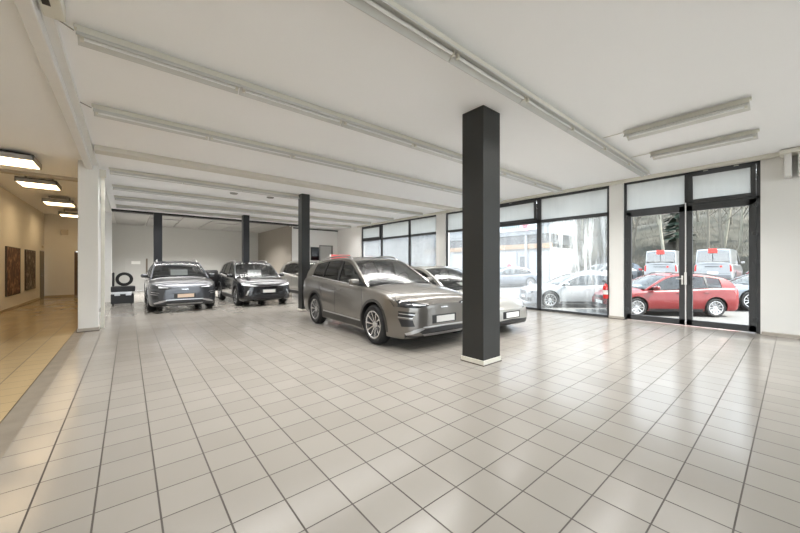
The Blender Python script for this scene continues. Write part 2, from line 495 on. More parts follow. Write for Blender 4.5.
    for sd in (1, -1):
        # roof rail + A and rear pillar as one painted band
        side_patch('side_frame', xD+.01, xA-.01, lambda x: max(belt(x), ztop(x)), zu, S.get('railm') or paint, sd, 0, .05, 60)
        for (a, b, kind_) in S['side']:
            if kind_ == 'g': side_patch('side_window', a, b, belt, lambda x: ztop(x)+.005, gs, sd, -.012, 0)
            elif kind_ == 'f': side_patch('side_window', a, b, belt, lambda x: ztop(x)+.005, gf, sd, -.012, 0)
            elif kind_ == 'k': side_patch('window_pillar', a, b, belt, lambda x: ztop(x)+.005, M_BLACK, sd, .0, .03, 3)
            else: side_patch('rear_pillar', a, b, belt, lambda x: ztop(x)+.005, paint, sd, .001, .05, 10)
        x0s = min(a for a, b, k in S['side']); x1s = max(b for a, b, k in S['side'])
        bmt = BM(); tube(bmt, [(x, sd*(fy(x, belt(x)+.03)+.008), belt(x)+.035) for x in dens(x0s, x1s, 24)], .011, 6)
        newobj('belt_trim', bmt, M_SILVER if S.get('chromebelt') else M_BLACK, root, True)
        if S.get('rails'):
            a, b = S['rails']
            bmt = BM(); X = dens(a, b, 16)
            tube(bmt, [(x, sd*(fy(x, zu(x))-.06), zu(x)+(.05 if 0 < i < 16 else .005)) for i, x in enumerate(X)], .017, 8)
            newobj('roof_rail', bmt, S.get('railcol', M_SILVER), root, True)
    # ------------- interior
    deck = fzs(0)-.035
    bm = BM()
    rows = [[Vector((x, q*(fw_(x)-.13), fzs(x)-.012+.012)) for q in (-1, -.5, 0, .5, 1)] for x in dens(xD+.12, xA-.05, 12)]
    zdk = lambda x: max(fzs(x), fzt(x))
    rows = [[Vector((x, q*(fw_(x)-.14), max(fzs(x), fzt(x))+.008)) for q in (-1, -.5, 0, .5, 1)] for x in dens(xD+.12, xA+.0, 12)]
    bm = grid_slab(rows, lambda p: Vector((0, 0, -.02)))
    inter = newobj('interior_deck', bm, M_DARKIN, root)
    dk = zdk(0)
    sx = S.get('seat', .0)
    rz_ = S['seat_top']
    def seatm(nm, x, y, w, top, m=M_SEAT):
        bm = BM(); box(bm, -.07, .07, -w, w, -.1, top-dk-.16, .05); bm.transform(Matrix.Translation((x, y, dk)) @ Matrix.Rotation(-.22, 4, 'Y'))
        newobj(nm, bm, m, root, True, 50)
    for y in (-.37, .37):
        seatm('seat', sx, y, .23, rz_)
        bm = BM(); box(bm, -.05, .05, -.12, .12, rz_-dk-.17, rz_-dk+.02, .035); bm.transform(Matrix.Translation((sx, y, dk)) @ Matrix.Rotation(-.22, 4, 'Y')); newobj('headrest', bm, M_SEAT, root, True, 50)
    seatm('rear_bench', sx-.92, 0, .6, rz_-.04)
    for y in (-.38, .38):
        bm = BM(); box(bm, -.04, .04, -.11, .11, rz_-dk-.2, rz_-dk-.03, .03); bm.transform(Matrix.Translation((sx-.92, y, dk)) @ Matrix.Rotation(-.22, 4, 'Y')); newobj('headrest', bm, M_SEAT, root, True, 50)
    bm = BM()
    box(bm, xA-.42, xA-.12, -fw_(xA-.3)+.2, fw_(xA-.3)-.2, dk-.05, dk+.05, .03); newobj('dashboard', bm, M_DARKIN, root, True, 50)
    bm = BM(); ring = [(0, .17*math.cos(a), .17*math.sin(a)) for a in [2*PI*k/20 for k in range(21)]]; tube(bm, ring, .014, 6, False); tube(bm, [(0, -.16, 0), (0, .16, 0)], .018, 6)
    bm.transform(Matrix.Translation((xA-.5, .37, dk+.06)) @ Matrix.Rotation(.4, 4, 'Y')); newobj('steering_wheel', bm, M_BLACK, root, True)
    bm = BM(); box(bm, -.015, .015, -.11, .11, -.035, .035, .012); bm.transform(Matrix.Translation((G[1][0]+bow(G[1][0])*.7-.12, 0, G[1][1]-.12))); newobj('rear_view_mirror', bm, M_BLACK, root, True)
    # ------------- wheels, arches, sills
    for x in (WB/2, -WB/2):
        for sd in (1, -1):
            make_wheel('wheel', root, x, sd*(hw-.125), r, sd, spokes=S.get('spokes', 10), dark=wheel_dark)
    R0 = r+S.get('arch', .055)
    am = clad or paint
    for x in (WB/2, -WB/2):
        A = [PI*k/18 for k in range(-1, 20)]
        ow = S.get('flare', .05)
        inn = [(x+(R0-.002)*math.cos(a), r+.01+(R0-.002)*math.sin(a)) for a in A]
        out = [(x+(R0+ow)*math.cos(a), r+.01+(R0+ow)*math.sin(a)) for a in A]
        patch2('wheel_arch_trim', 'L', out, inn, am, .007, .03, 28, 3)
    sb, st = S['sill']
    patch2('sill_trim', 'L', [(-WB/2+R0+.02, st), (WB/2-R0-.02, st)], [(-WB/2+R0+.02, sb), (WB/2-R0-.02, sb)], clad or M_BLACK, .008, .03, 20, 3)
    if S.get('sillchrome'):
        patch2('sill_strip', 'L', [(-WB/2+R0+.1, st+.035), (WB/2-R0-.05, st+.025)], [(-WB/2+R0+.1, st+.01), (WB/2-R0-.05, st+.002)], M_SILVER, .012, .02, 20, 2)
    # door shut lines, handles
    for pl in S['seams']:
        for a, b in zip(pl, pl[1:]):
            dx, dz = b[0]-a[0], b[1]-a[1]; l = math.hypot(dx, dz); nx, nz = -dz/l*.005, dx/l*.005
            patch2('door_seam', 'L', [(a[0]-nx, a[1]-nz), (b[0]-nx, b[1]-nz)], [(a[0]+nx, a[1]+nz), (b[0]+nx, b[1]+nz)], M_BLACK, .0015, .004, 8, 1)
    for hx, hz in S['handles']:
        for sd, vw in ((1, 'L'), (-1, 'S')):
            c = cast((hx, sd*3, hz), (0, -sd, 0))
            bm = BM(); box(bm, -.09, .09, -.012, .012, -.012, .012, .008); newobj('door_handle', bm, S.get('handlem') or paint, root, True, 50, loc=c+Vector((0, sd*.014, 0)))
    # mirrors
    for sd in (1, -1):
        mx, mz = S['mirror']; yb = fy(mx, mz)
        bm = BM()
        box(bm, -.075, .06, 0, .2, -.06, .065, .045)
        bm.transform(Matrix.Translation((mx, sd*(yb+.05) if sd > 0 else sd*(yb+.25), mz+.04)))
        mo = newobj('mirror', bm, S.get('mirrorm') or paint, root, True, 60)
        bm = BM(); tube(bm, [(mx+.02, sd*(yb-.02), mz-.02), (mx, sd*(yb+.1), mz+.0)], .022, 6); newobj('mirror_stalk', bm, M_BLACK, mo, True)
        bm = BM(); box(bm, mx-.081, mx-.074, min(sd*(yb+.075), sd*(yb+.23)), max(sd*(yb+.075), sd*(yb+.23)), mz-.01, mz+.09); newobj('mirror_glass', bm, M_CHROME, mo)
    # type-specific faces
    xn = xf
    for args in S.get('patches', []):
        nm, vw, top, bot, m = args[:5]; kw = args[5] if len(args) > 5 else {}
        kw = dict(kw); pr = kw.pop('pair', False)
        if m == 'PAINT': m = paint
        if m == 'PLATE': m = plate
        (patch2 if pr else patch)(nm, vw, top, bot, m, **kw)
    if S.get('platef'):
        y0, z = S['platef']; c = cast((4, 0, z), (-1, 0, 0))
        bm = BM(); box(bm, c.x-.03, c.x+.012, -.29, .29, z-.075, z+.075, .01); pf = newobj('plate_holder', bm, M_BLACK, root)
        bm = BM(); box(bm, c.x+.012, c.x+.018, -.2, .24, z-.055, z+.055); newobj('number_plate', bm, plate, pf)
    if S.get('plater'):
        z = S['plater']; c = cast((-5, 0, z), (1, 0, 0))
        bm = BM(); box(bm, c.x-.02, c.x+.02, -.26, .26, z-.06, z+.06); newobj('number_plate', bm, plate, root)
    # wipers
    bm = BM()
    for y0, y1 in ((.55, -.05), (-.1, -.62)):
        b_ = G[0]
        P0 = Vector((b_[0]+bow(b_[0])*(1-(y0/fy(*b_[:2]))**2)-.03, y0, b_[1]+.055)); P1 = Vector((b_[0]+bow(b_[0])*(1-(y1/fy(*b_[:2]))**2)-.09, y1, b_[1]+.075))
        tube(bm, [P0, P1], .008, 5)
    newobj('wiper', bm, M_BLACK, root)
    return root

def arc(cx, cz, rx, rz, a0, a1, n=10):
    return [(cx+rx*math.cos(math.radians(a0+(a1-a0)*i/n)), cz+rz*math.sin(math.radians(a0+(a1-a0)*i/n))) for i in range(n+1)]

# ------------- body specifications (metres)
SUV = dict(W=1.89, WB=2.765, fo=.93, ro=1.08, r=.365, arch=.05, flare=.05,
  w=[(-2.46, .62), (-2.40, .80), (-2.25, .90), (-1.9, .935), (-1.2, .93), (0, .925), (1.2, .94), (1.75, .935), (2.0, .90), (2.15, .84), (2.26, .73), (2.312, .52)],
  zs=[(-2.46, 1.02), (-2.3, 1.12), (-1.8, 1.20), (-1.2, 1.165), (0, 1.09), (.9, 1.045), (1.5, .995), (1.95, .915), (2.2, .835), (2.312, .75)],
  zt=[(-2.46, 1.03), (-2.3, 1.13), (-1.8, 1.21), (-1.2, 1.165), (0, 1.09), (.95, 1.065), (1.2, 1.10), (1.6, 1.055), (2.0, .975), (2.2, .895), (2.312, .79)],
  zb=[(-2.46, .46), (-2.35, .34), (-2.1, .24), (-1.5, .2), (1.5, .2), (2.1, .2), (2.25, .23), (2.312, .30)],
  gh=[(1.08, 1.05, 'w'), (.60, 1.33, 'w'), (.14, 1.565, 'r'), (-.4, 1.635, 'r'), (-1.1, 1.62, 'r'), (-1.75, 1.55, 'r'), (-2.02, 1.50, 'b'), (-2.2, 1.34, 'b'), (-2.34, 1.16, 'b')],
  wr=[(-2.3, .60), (-1.5, .62), (0, .66), (1.1, .66)], bow=[(-2.34, -.10), (-2.0, -.08), (-1.6, 0), (0, .04), (.2, .09), (1.08, .17)],
  side=[(.98, .70, 'f'), (.70, .66, 'k'), (.66, -.22, 'f'), (-.22, -.30, 'k'), (-.30, -1.06, 'g'), (-1.06, -1.12, 'k'), (-1.12, -1.72, 'g'), (-1.72, -2.3, 'p')],
  rails=(-1.7, .05), chromebelt=True, seat=-.05, seat_top=1.42, sill=(.24, .37), sillchrome=True, panoroof=True,
  seams=[[(.98, .42), (1.0, .7), (.92, 1.0)], [(-.24, .40), (-.26, 1.05)], [(-.95, .74), (-1.12, .92), (-1.16, 1.1)]],
  handles=[(-.05, .94), (-1.0, .99)], mirror=(.80, 1.09), platef=(0, .52), plater=.80,
  patches=[
    ('headlight', 'F', [(.38, .785), (.62, .83), (.90, .885)], [(.38, .765), (.62, .735), (.885, .755)], M_LAMPD, dict(pair=True, nn=12)),
    ('headlight_lens', 'F', [(.44, .782), (.68, .815)], [(.44, .768), (.68, .775)], M_LAMPW, dict(pair=True, off=.010, th=.008)),
    ('side_intake', 'F', [(.64, .66), (.86, .69)], [(.72, .56), (.87, .58)], M_BLACK, dict(pair=True, off=.004)),
    ('side_intake', 'F', [(.70, .54), (.87, .56)], [(.66, .43), (.84, .43)], M_BLACK, dict(pair=True, off=.004)),
    ('intake_slat', 'F', [(.66, .63), (.86, .655)], [(.67, .617), (.86, .642)], M_SILVER, dict(pair=True, off=.012, mm=1)),
    ('intake_slat', 'F', [(.70, .575), (.87, .595)], [(.71, .562), (.87, .582)], M_SILVER, dict(pair=True, off=.012, mm=1)),
    ('lower_grille', 'F', [(-.62, .36), (0, .385), (.62, .36)], [(-.50, .285), (0, .28), (.50, .285)], M_BLACK, dict(off=.006, nn=20)),
    ('skid_trim', 'F', [(-.50, .285), (0, .28), (.50, .285)], [(-.44, .235), (0, .23), (.44, .235)], M_SILVER, dict(off=.016, nn=20)),
    ('bumper_trim', 'F', [(.50, .40), (.66, .375), (.80, .32)], [(.48, .37), (.60, .325), (.78, .285)], M_SILVER, dict(pair=True, off=.014)),
    ('bumper_trim', 'F', [(-.50, .412), (0, .412), (.50, .412)], [(-.50, .388), (0, .392), (.50, .388)], M_SILVER, dict(off=.012, nn=20, mm=1)),
    ('lower_cladding', 'F', [(-.80, .285), (-.44, .235), (0, .23), (.44, .235), (.80, .285)], [(-.78, .215), (-.4, .21), (0, .21), (.4, .21), (.78, .215)], M_BLACK, dict(off=.008, nn=24, mm=2)),
    ('nose_emblem', 'F', [(-.09, .735), (.09, .735)], [(-.09, .712), (.09, .712)], M_CHROME, dict(off=.005, nn=6, mm=1, th=.01)),
    ('hood_seam', 'T', [(1.2, .80), (1.7, .76), (2.05, .62)], [(1.2, .792), (1.7, .752), (2.045, .61)], M_BLACK, dict(pair=True, off=.001, th=.004, mm=1)),
    ('tail_lamp', 'R', [(-.84, 1.02), (0, 1.0), (.84, 1.02)], [(-.84, .92), (0, .95), (.84, .92)], M_TAIL, dict(off=.006, nn=24, mm=2)),
  ])
SEAL = dict(W=1.875, WB=2.92, fo=.88, ro=1.0, r=.345, arch=.045, flare=.02,
  w=[(-2.46, .6), (-2.38, .80), (-2.2, .89), (-1.7, .93), (0, .915), (1.3, .93), (1.8, .92), (2.05, .86), (2.2, .77), (2.3, .6), (2.34, .42)],
  zs=[(-2.46, .86), (-2.3, .95), (-1.8, .98), (0, .90), (.9, .87), (1.5, .80), (1.95, .70), (2.2, .60), (2.34, .50)],
  zt=[(-2.46, .88), (-2.3, .99), (-1.8, 1.0), (-1.2, .97), (0, .90), (1.0, .9), (1.3, .93), (1.7, .86), (2.05, .75), (2.25, .63), (2.34, .54)],
  zb=[(-2.46, .40), (-2.35, .28), (-2.0, .17), (0, .15), (2.0, .15), (2.2, .17), (2.34, .26)],
  gh=[(1.28, .87, 'w'), (.75, 1.16, 'w'), (.22, 1.38, 'r'), (-.3, 1.44, 'r'), (-.9, 1.42, 'b'), (-1.45, 1.27, 'b'), (-1.95, 1.06, 'b'), (-2.1, .99, 'b')],
  wr=[(-2.1, .62), (-1.0, .60), (0, .62), (1.3, .66)], bow=[(-2.1, -.06), (-1.0, -.02), (0, .05), (.2, .1), (1.28, .18)],
  side=[(1.12, .86, 'f'), (.86, .82, 'k'), (.82, -.2, 'f'), (-.2, -.27, 'k'), (-.27, -1.2, 'f'), (-1.2, -1.25, 'k'), (-1.25, -1.55, 'g'), (-1.55, -2.08, 'p')],
  seat=-.05, seat_top=1.22, sill=(.19, .27), panoroof=True,
  seams=[[(1.08, .36), (1.08, .6), (1.0, .82)], [(-.22, .34), (-.24, .84)], [(-1.0, .66), (-1.18, .8), (-1.22, .9)]],
  handles=[(-.05, .74), (-1.05, .77)], mirror=(.92, .88), platef=(0, .42), plater=.7,
  patches=[
    ('headlight', 'F', [(.44, .57), (.62, .625), (.80, .69)], [(.46, .53), (.64, .56), (.80, .60)], M_LAMP, dict(pair=True)),
    ('lower_grille', 'F', [(-.66, .30), (0, .33), (.66, .30)], [(-.72, .19), (0, .185), (.72, .19)], M_BLACK, dict(off=.008, nn=20)),
    ('side_intake', 'F', [(.70, .44), (.80, .48)], [(.72, .31), (.80, .32)], M_BLACK, dict(pair=True)),
    ('hood_seam', 'T', [(1.3, .76), (1.8, .72), (2.1, .55)], [(1.3, .752), (1.8, .712), (2.095, .54)], M_BLACK, dict(pair=True, off=.001, th=.004, mm=1)),
    ('tail_lamp', 'R', [(-.82, .86), (0, .85), (.82, .86)], [(-.82, .80), (0, .81), (.82, .80)], M_TAIL, dict(off=.006, nn=24, mm=2)),
  ])
CROSS = dict(SUV); CROSS.update(W=1.875, WB=2.72, fo=.85, ro=.88, r=.35,
  w=[(-2.24, .62), (-2.18, .80), (-2.0, .89), (-1.7, .93), (-1.2, .925), (0, .915), (1.2, .93), (1.7, .925), (1.95, .88), (2.08, .82), (2.17, .72), (2.21, .54)],
  zs=[(-2.24, 1.0), (-2.1, 1.08), (-1.7, 1.15), (-1.2, 1.12), (0, 1.05), (.9, 1.01), (1.5, .97), (1.9, .90), (2.1, .82), (2.21, .74)],
  zt=[(-2.24, 1.01), (-2.1, 1.09), (-1.7, 1.16), (-1.2, 1.12), (0, 1.05), (.9, 1.03), (1.15, 1.06), (1.6, 1.02), (1.95, .95), (2.1, .88), (2.21, .78)],
  zb=[(-2.24, .45), (-2.15, .32), (-2.0, .22), (-1.5, .19), (1.5, .19), (2.0, .19), (2.12, .22), (2.21, .30)],
  gh=[(1.06, 1.01, 'w'), (.60, 1.32, 'w'), (.18, 1.57, 'r'), (-.4, 1.64, 'r'), (-1.0, 1.625, 'r'), (-1.6, 1.555, 'r'), (-1.85, 1.50, 'b'), (-2.0, 1.30, 'b'), (-2.12, 1.12, 'b')],
  side=[(.96, .70, 'f'), (.70, .66, 'k'), (.66, -.22, 'f'), (-.22, -.30, 'k'), (-.30, -1.06, 'g'), (-1.06, -1.12, 'k'), (-1.12, -1.5, 'g'), (-1.5, -2.1, 'p')],
  rails=(-1.6, .05), seat_top=1.34, mirror=(.80, 1.05), platef=(0, .55),
  patches=[
    ('headlight', 'F', [(.36, .745), (.58, .79), (.86, .86)], [(.36, .73), (.58, .735), (.85, .765)], M_LAMPW, dict(pair=True)),
    ('nose_bar', 'F', [(-.36, .745), (0, .735), (.36, .745)], [(-.36, .733), (0, .72), (.36, .733)], M_SILVER, dict(off=.008, nn=16, mm=1)),
    ('lower_grille', 'F', [(-.66, .40), (0, .42), (.66, .40)], [(-.56, .26), (0, .25), (.56, .26)], M_BLACK, dict(nn=20)),
    ('side_intake', 'F', [(.64, .56), (.82, .60)], [(.70, .42), (.80, .42)], M_BLACK, dict(pair=True)),
    ('bumper_trim', 'F', [(.64, .60), (.70, .585)], [(.72, .42), (.77, .42)], M_SILVER, dict(pair=True, off=.012, nn=4)),
    ('skid_trim', 'F', [(-.5, .25), (0, .245), (.5, .25)], [(-.46, .215), (0, .21), (.46, .215)], M_SILVER, dict(off=.012, nn=16, mm=1)),
    ('tail_lamp', 'R', [(-.84, 1.0), (0, .98), (.84, 1.0)], [(-.84, .92), (0, .94), (.84, .92)], M_TAIL, dict(nn=24, mm=2)),
  ])
COUPE = dict(SEAL); COUPE.update(W=1.83, WB=2.81, fo=.80, ro=1.05, r=.335,
  w=[(-2.45, .6), (-2.38, .80), (-2.2, .88), (-1.7, .91), (0, .895), (1.3, .91), (1.8, .90), (2.0, .85), (2.12, .77), (2.18, .66), (2.21, .55)],
  zs=[(-2.45, .86), (-2.3, .95), (-1.8, .97), (0, .92), (.9, .90), (1.5, .85), (1.95, .76), (2.15, .70), (2.21, .66)],
  zt=[(-2.45, .88), (-2.3, .99), (-1.8, 1.0), (-1.2, .98), (0, .92), (1.0, .93), (1.2, .97), (1.7, .91), (2.0, .83), (2.15, .76), (2.21, .70)],
  zb=[(-2.45, .40), (-2.35, .28), (-2.0, .19), (0, .17), (2.0, .17), (2.12, .2), (2.21, .27)],
  gh=[(1.08, .90, 'w'), (.62, 1.16, 'w'), (.15, 1.35, 'r'), (-.35, 1.40, 'r'), (-.9, 1.375, 'b'), (-1.4, 1.24, 'b'), (-1.8, 1.06, 'b'), (-1.95, .99, 'b')],
  wr=[(-2.1, .60), (-1.0, .58), (0, .60), (1.3, .64)],
  side=[(.95, .72, 'f'), (.72, .68, 'k'), (.68, -.3, 'g'), (-.3, -.37, 'k'), (-.37, -1.2, 'g'), (-1.2, -1.25, 'k'), (-1.25, -1.5, 'g'), (-1.5, -1.93, 'p')],
  seat_top=1.2, mirror=(.78, .93), platef=(0, .42), handles=[(-.12, .78), (-1.1, .80)], panoroof=False, chromebelt=False,
  seams=[[(1.0, .36), (1.0, .6), (.94, .86)], [(-.32, .34), (-.34, .86)]],
  patches=[
    ('headlight', 'F', [(.40, .66), (.62, .68), (.80, .70)], [(.42, .57), (.62, .58), (.78, .60)], M_LAMPD, dict(pair=True)),
    ('headlight_lens', 'F', [(.48, .645), (.56, .65)], [(.48, .595), (.56, .60)], M_LAMPW, dict(pair=True, off=.012, nn=5)),
    ('headlight_lens', 'F', [(.64, .655), (.72, .66)], [(.64, .605), (.72, .61)], M_LAMPW, dict(pair=True, off=.012, nn=5)),
    ('kidney_grille', 'F', [(.03, .665), (.33, .67)], [(.04, .53), (.28, .53)], M_BLACK, dict(pair=True, off=.008, nn=6)),
    ('kidney_frame', 'F', [(.02, .685), (.34, .69)], [(.03, .668), (.33, .672)], M_CHROME, dict(pair=True, off=.012, nn=6, mm=1)),
    ('lower_grille', 'F', [(-.34, .36), (.34, .36)], [(-.40, .24), (.40, .24)], M_BLACK, dict(nn=14)),
    ('fog_intake', 'F', [(.48, .40), (.78, .42)], [(.52, .25), (.76, .27)], M_BLACK, dict(pair=True)),
    ('tail_lamp', 'R', [(.45, .84), (.82, .88)], [(.45, .74), (.80, .76)], M_TAIL, dict(pair=True)),
  ])
WAGON = dict(SEAL); WAGON.update(W=1.70, WB=2.47, fo=.82, ro=.82, r=.315,
  w=[(-2.06, .6), (-2.0, .75), (-1.86, .82), (-1.5, .845), (0, .84), (1.1, .845), (1.55, .83), (1.8, .78), (1.95, .70), (2.02, .6), (2.055, .48)],
  zs=[(-2.18, .88), (-2.05, .97), (-1.5, .98), (0, .91), (.8, .88), (1.3, .84), (1.7, .76), (1.95, .68), (2.055, .62)],
  zt=[(-2.18, .90), (-2.05, .98), (-1.5, .99), (0, .91), (.9, .92), (1.1, .95), (1.5, .89), (1.8, .80), (1.95, .73), (2.055, .66)],
  zb=[(-2.18, .40), (-2.1, .30), (-1.8, .2), (0, .18), (1.8, .18), (1.95, .2), (2.055, .27)],
  gh=[(.98, .88, 'w'), (.55, 1.15, 'w'), (.12, 1.36, 'r'), (-.35, 1.42, 'r'), (-1.0, 1.40, 'r'), (-1.45, 1.33, 'r'), (-1.68, 1.27, 'b'), (-1.86, 1.12, 'b'), (-1.95, 1.0, 'b')],
  wr=[(-2.1, .54), (-1.0, .57), (0, .59), (1.3, .62)], bow=[(-2.1, -.06), (-1.6, 0), (0, .04), (.2, .08), (1.0, .15)],
  side=[(.86, .62, 'f'), (.62, .58, 'k'), (.58, -.22, 'g'), (-.22, -.30, 'k'), (-.30, -1.0, 'g'), (-1.0, -1.07, 'k'), (-1.07, -1.48, 'g'), (-1.48, -1.93, 'p')],
  seat=-.1, seat_top=1.22, mirror=(.68, .93), platef=(0, .42), handles=[(-.1, .80), (-.95, .83)], panoroof=False, rails=(-1.5, .0), railcol=M_BLACK,
  seams=[[(.9, .36), (.9, .6), (.82, .86)], [(-.25, .34), (-.27, .88)], [(-.85, .66), (-1.0, .8), (-1.04, .92)]],
  patches=[
    ('headlight', 'F', [(.40, .66), (.60, .71), (.74, .76)], [(.42, .58), (.60, .57), (.72, .62)], M_LAMP, dict(pair=True)),
    ('nose_grille', 'F', [(-.34, .66), (.34, .66)], [(-.26, .56), (.26, .56)], M_BLACK, dict(nn=10)),
    ('lower_grille', 'F', [(-.50, .36), (.50, .36)], [(-.44, .24), (.44, .24)], M_BLACK, dict(nn=14)),
    ('fog_intake', 'F', [(.54, .38), (.70, .40)], [(.56, .26), (.68, .28)], M_BLACK, dict(pair=True, nn=5)),
    ('tail_lamp', 'R', [(.42, .86), (.76, .90)], [(.44, .72), (.74, .74)], M_TAIL, dict(pair=True)),
    ('tail_lamp', 'L', [(-1.95, .90), (-1.8, .90)], [(-1.97, .74), (-1.88, .74)], M_TAIL, dict(pair=True, nn=4)),
  ])
VAN = dict(W=1.94, WB=3.0, fo=.85, ro=1.05, r=.34, arch=.04, flare=.02, crown=.04, frame=.16,
  w=[(-2.56, .86), (-2.52, .93), (-2.4, .955), (-1.5, .96), (1.3, .96), (1.9, .93), (2.15, .86), (2.28, .74), (2.34, .6)],
  zs=[(-2.56, 1.10), (-1.5, 1.12), (.9, 1.10), (1.4, 1.05), (1.9, .95), (2.2, .85), (2.34, .76)],
  zt=[(-2.56, 1.10), (-1.5, 1.12), (.9, 1.12), (1.3, 1.15), (1.8, 1.05), (2.2, .92), (2.34, .80)],
  zb=[(-2.56, .36), (-2.4, .28), (-1.5, .24), (1.9, .24), (2.2, .26), (2.34, .34)],
  gh=[(1.35, 1.10, 'w'), (.95, 1.50, 'w'), (.55, 1.82, 'r'), (.1, 1.93, 'r'), (-1.2, 1.96, 'r'), (-2.2, 1.94, 'r'), (-2.42, 1.88, 'b'), (-2.50, 1.5, 'b'), (-2.53, 1.12, 'b')],
  wr=[(-2.6, .80), (-1.0, .80), (0, .80), (1.3, .78)], bow=[(-2.53, -.03), (-2.0, 0), (0, .04), (.5, .1), (1.35, .2)],
  side=[(1.22, .95, 'f'), (.95, .9, 'k'), (.9, .0, 'f'), (.0, -.1, 'p'), (-.1, -2.5, 'p')],
  seat=.35, seat_top=1.5, sill=(.24, .32),
  seams=[[(.95, .4), (.95, 1.05)], [(-.05, .4), (-.05, 1.05)], [(-1.2, .8), (-1.2, 1.05)]],
  handles=[(.1, .98), (-.2, .98)], mirror=(1.02, 1.18), platef=(0, .45), plater=.62,
  patches=[
    ('headlight', 'F', [(.5, .80), (.82, .86)], [(.5, .66), (.80, .70)], M_LAMP, dict(pair=True)),
    ('lower_grille', 'F', [(-.5, .42), (.5, .42)], [(-.5, .30), (.5, .30)], M_BLACK, {}),
    ('tail_lamp', 'R', [(.80, 1.08), (.90, 1.08)], [(.82, .70), (.93, .70)], M_TAIL, dict(pair=True, nn=4)),
    ('tailgate_seam', 'R', [(-.80, .58), (.80, .58)], [(-.80, .57), (.80, .57)], M_BLACK, dict(off=.002, th=.006, mm=1)),
    ('rear_bumper', 'R', [(-.86, .50), (.86, .50)], [(-.84, .34), (.84, .34)], mat('bumper_grey', (.16, .16, .17), .6), dict(off=.03, th=.05, mm=2)),
  ])
# ------------------------------------------------------------------ building shell
M_WALL = mat('white_plaster', (.86, .855, .83), .75, noise=.02, nscale=1.5, bump=.06, bscale=40)
M_CEIL = mat('ceiling_paint', (.94, .94, .945), .8, noise=.02, nscale=.8)
M_CORR = mat('corridor_plaster', (.80, .76, .68), .75, noise=.03, nscale=1.2)
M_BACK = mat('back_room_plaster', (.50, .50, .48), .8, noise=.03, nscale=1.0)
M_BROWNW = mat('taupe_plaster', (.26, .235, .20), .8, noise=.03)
M_TILE = tile_mat('floor_tile', (.305, .283, .252), (.33, .307, .275), (.07, .06, .05), -.453, 2.007)
M_TILEC = tile_mat('corridor_tile', (.47, .36, .21), (.50, .385, .225), (.10, .07, .03), -.453 + .15, 2.007)
M_CONC = mat('worn_concrete', (.24, .205, .16), .8, noise=.25, nscale=5, bump=.3)
M_FRAME = mat('anthracite_frame', (.055, .058, .062), .38, noise=.05)
M_FRAMEI = mat('frame_gasket', (.02, .02, .022), .5)
M_COLUMN = mat('anthracite_column', (.021, .022, .021), .42, noise=.12, nscale=3)
M_SKIRT = mat('skirting', (.45, .41, .36), .5)
M_CREAM = mat('cream_enamel', (.70, .68, .60), .35)
M_WHITE = mat('white_enamel', (.80, .79, .77), .35)
M_REFL = mat('reflector_metal', (.60, .60, .575), .4, .35, noise=.02, nscale=3)
M_TUBE = mat('tube_glass', (.85, .86, .86), .15, noise=0)
M_GLASS = glass('window_glass', (.97, .985, .98), .7)
M_GLASSD = glass('window_glass_streaked', (.94, .96, .96), .9, dirt=.13, streak=.75)
M_GLASSM = glass('window_glass_milky', (.9, .93, .93), .9, dirt=.84, streak=.05, milk=(.70, .71, .69))
M_GLASSL = glass('window_glass_dusty', (.94, .96, .98), .9, dirt=.12, streak=.08)
ZC = 3.78
bm = BM(); box(bm, -.73, 10.62, -5, 17.7, -.25, 0); box(bm, -.90, -.73, 9.98, 17.7, -.25, 0); box(bm, -.8, 7.4, 17.7, 25.1, -.25, 0); box(bm, 7.4, 10.62, 17.7, 18.8, -.25, 0); struct('floor', bm, M_TILE)
bm = BM(); box(bm, -3.05, -.90, -5, 22.4, -.25, 0); struct('floor', bm, M_TILEC)
bm = BM(); box(bm, -.90, -.73, -5, 9.98, -.25, -.004); struct('trim_1', bm, M_CONC)
bm = BM(); box(bm, -.86, 10.9, -5, 17.75, ZC, 4.1); box(bm, 7.3, 10.9, 17.75, 18.9, ZC, 4.1); struct('ceiling', bm, M_CEIL)
bm = BM(); box(bm, -3.2, -.86, -5, 12.1, ZC, 4.1); box(bm, -3.2, -.86, 12.1, 22.5, ZC+.12, 4.1); struct('ceiling', bm, M_CEIL)
bm = BM(); box(bm, -3.0, -.86, 12.1, 12.35, ZC-.06, ZC+.12); struct('trim_2', bm, mat('beam_grey', (.5, .46, .40), .7))
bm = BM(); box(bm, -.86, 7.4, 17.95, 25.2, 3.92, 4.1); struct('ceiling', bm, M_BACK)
# soffit panels in the back room
for i in range(6):
    bm = BM(); box(bm, -.5+i*1.32, .76+i*1.32, 18.0, 24.6, 3.86, 3.915, .01); o = newobj('ceiling_panel', bm, mat('grey_panel', (.34, .34, .33), .7)); o['kind'] = 'structure'
for xx in (1.5, 4.4):  # fill lights added to brighten the back room, not part of its fittings
    t = empty('added_back_light', (xx, 20.6, 3.858), 0, 'added slim grey fill light on the dim back room ceiling, %s of two' % ('left' if xx < 3 else 'right'), 'ceiling light')
    bm = BM(); box(bm, -.62, .62, -.17, .17, -.03, .0, .004); newobj('case', bm, mat('grey_case', (.3, .3, .3), .6), t)
    l_ = area('back_fill_light', (0, 0, -.034), (1.2, .3), (0, 0, 0), 190, (1, .98, .95), spread=140); l_.parent = t
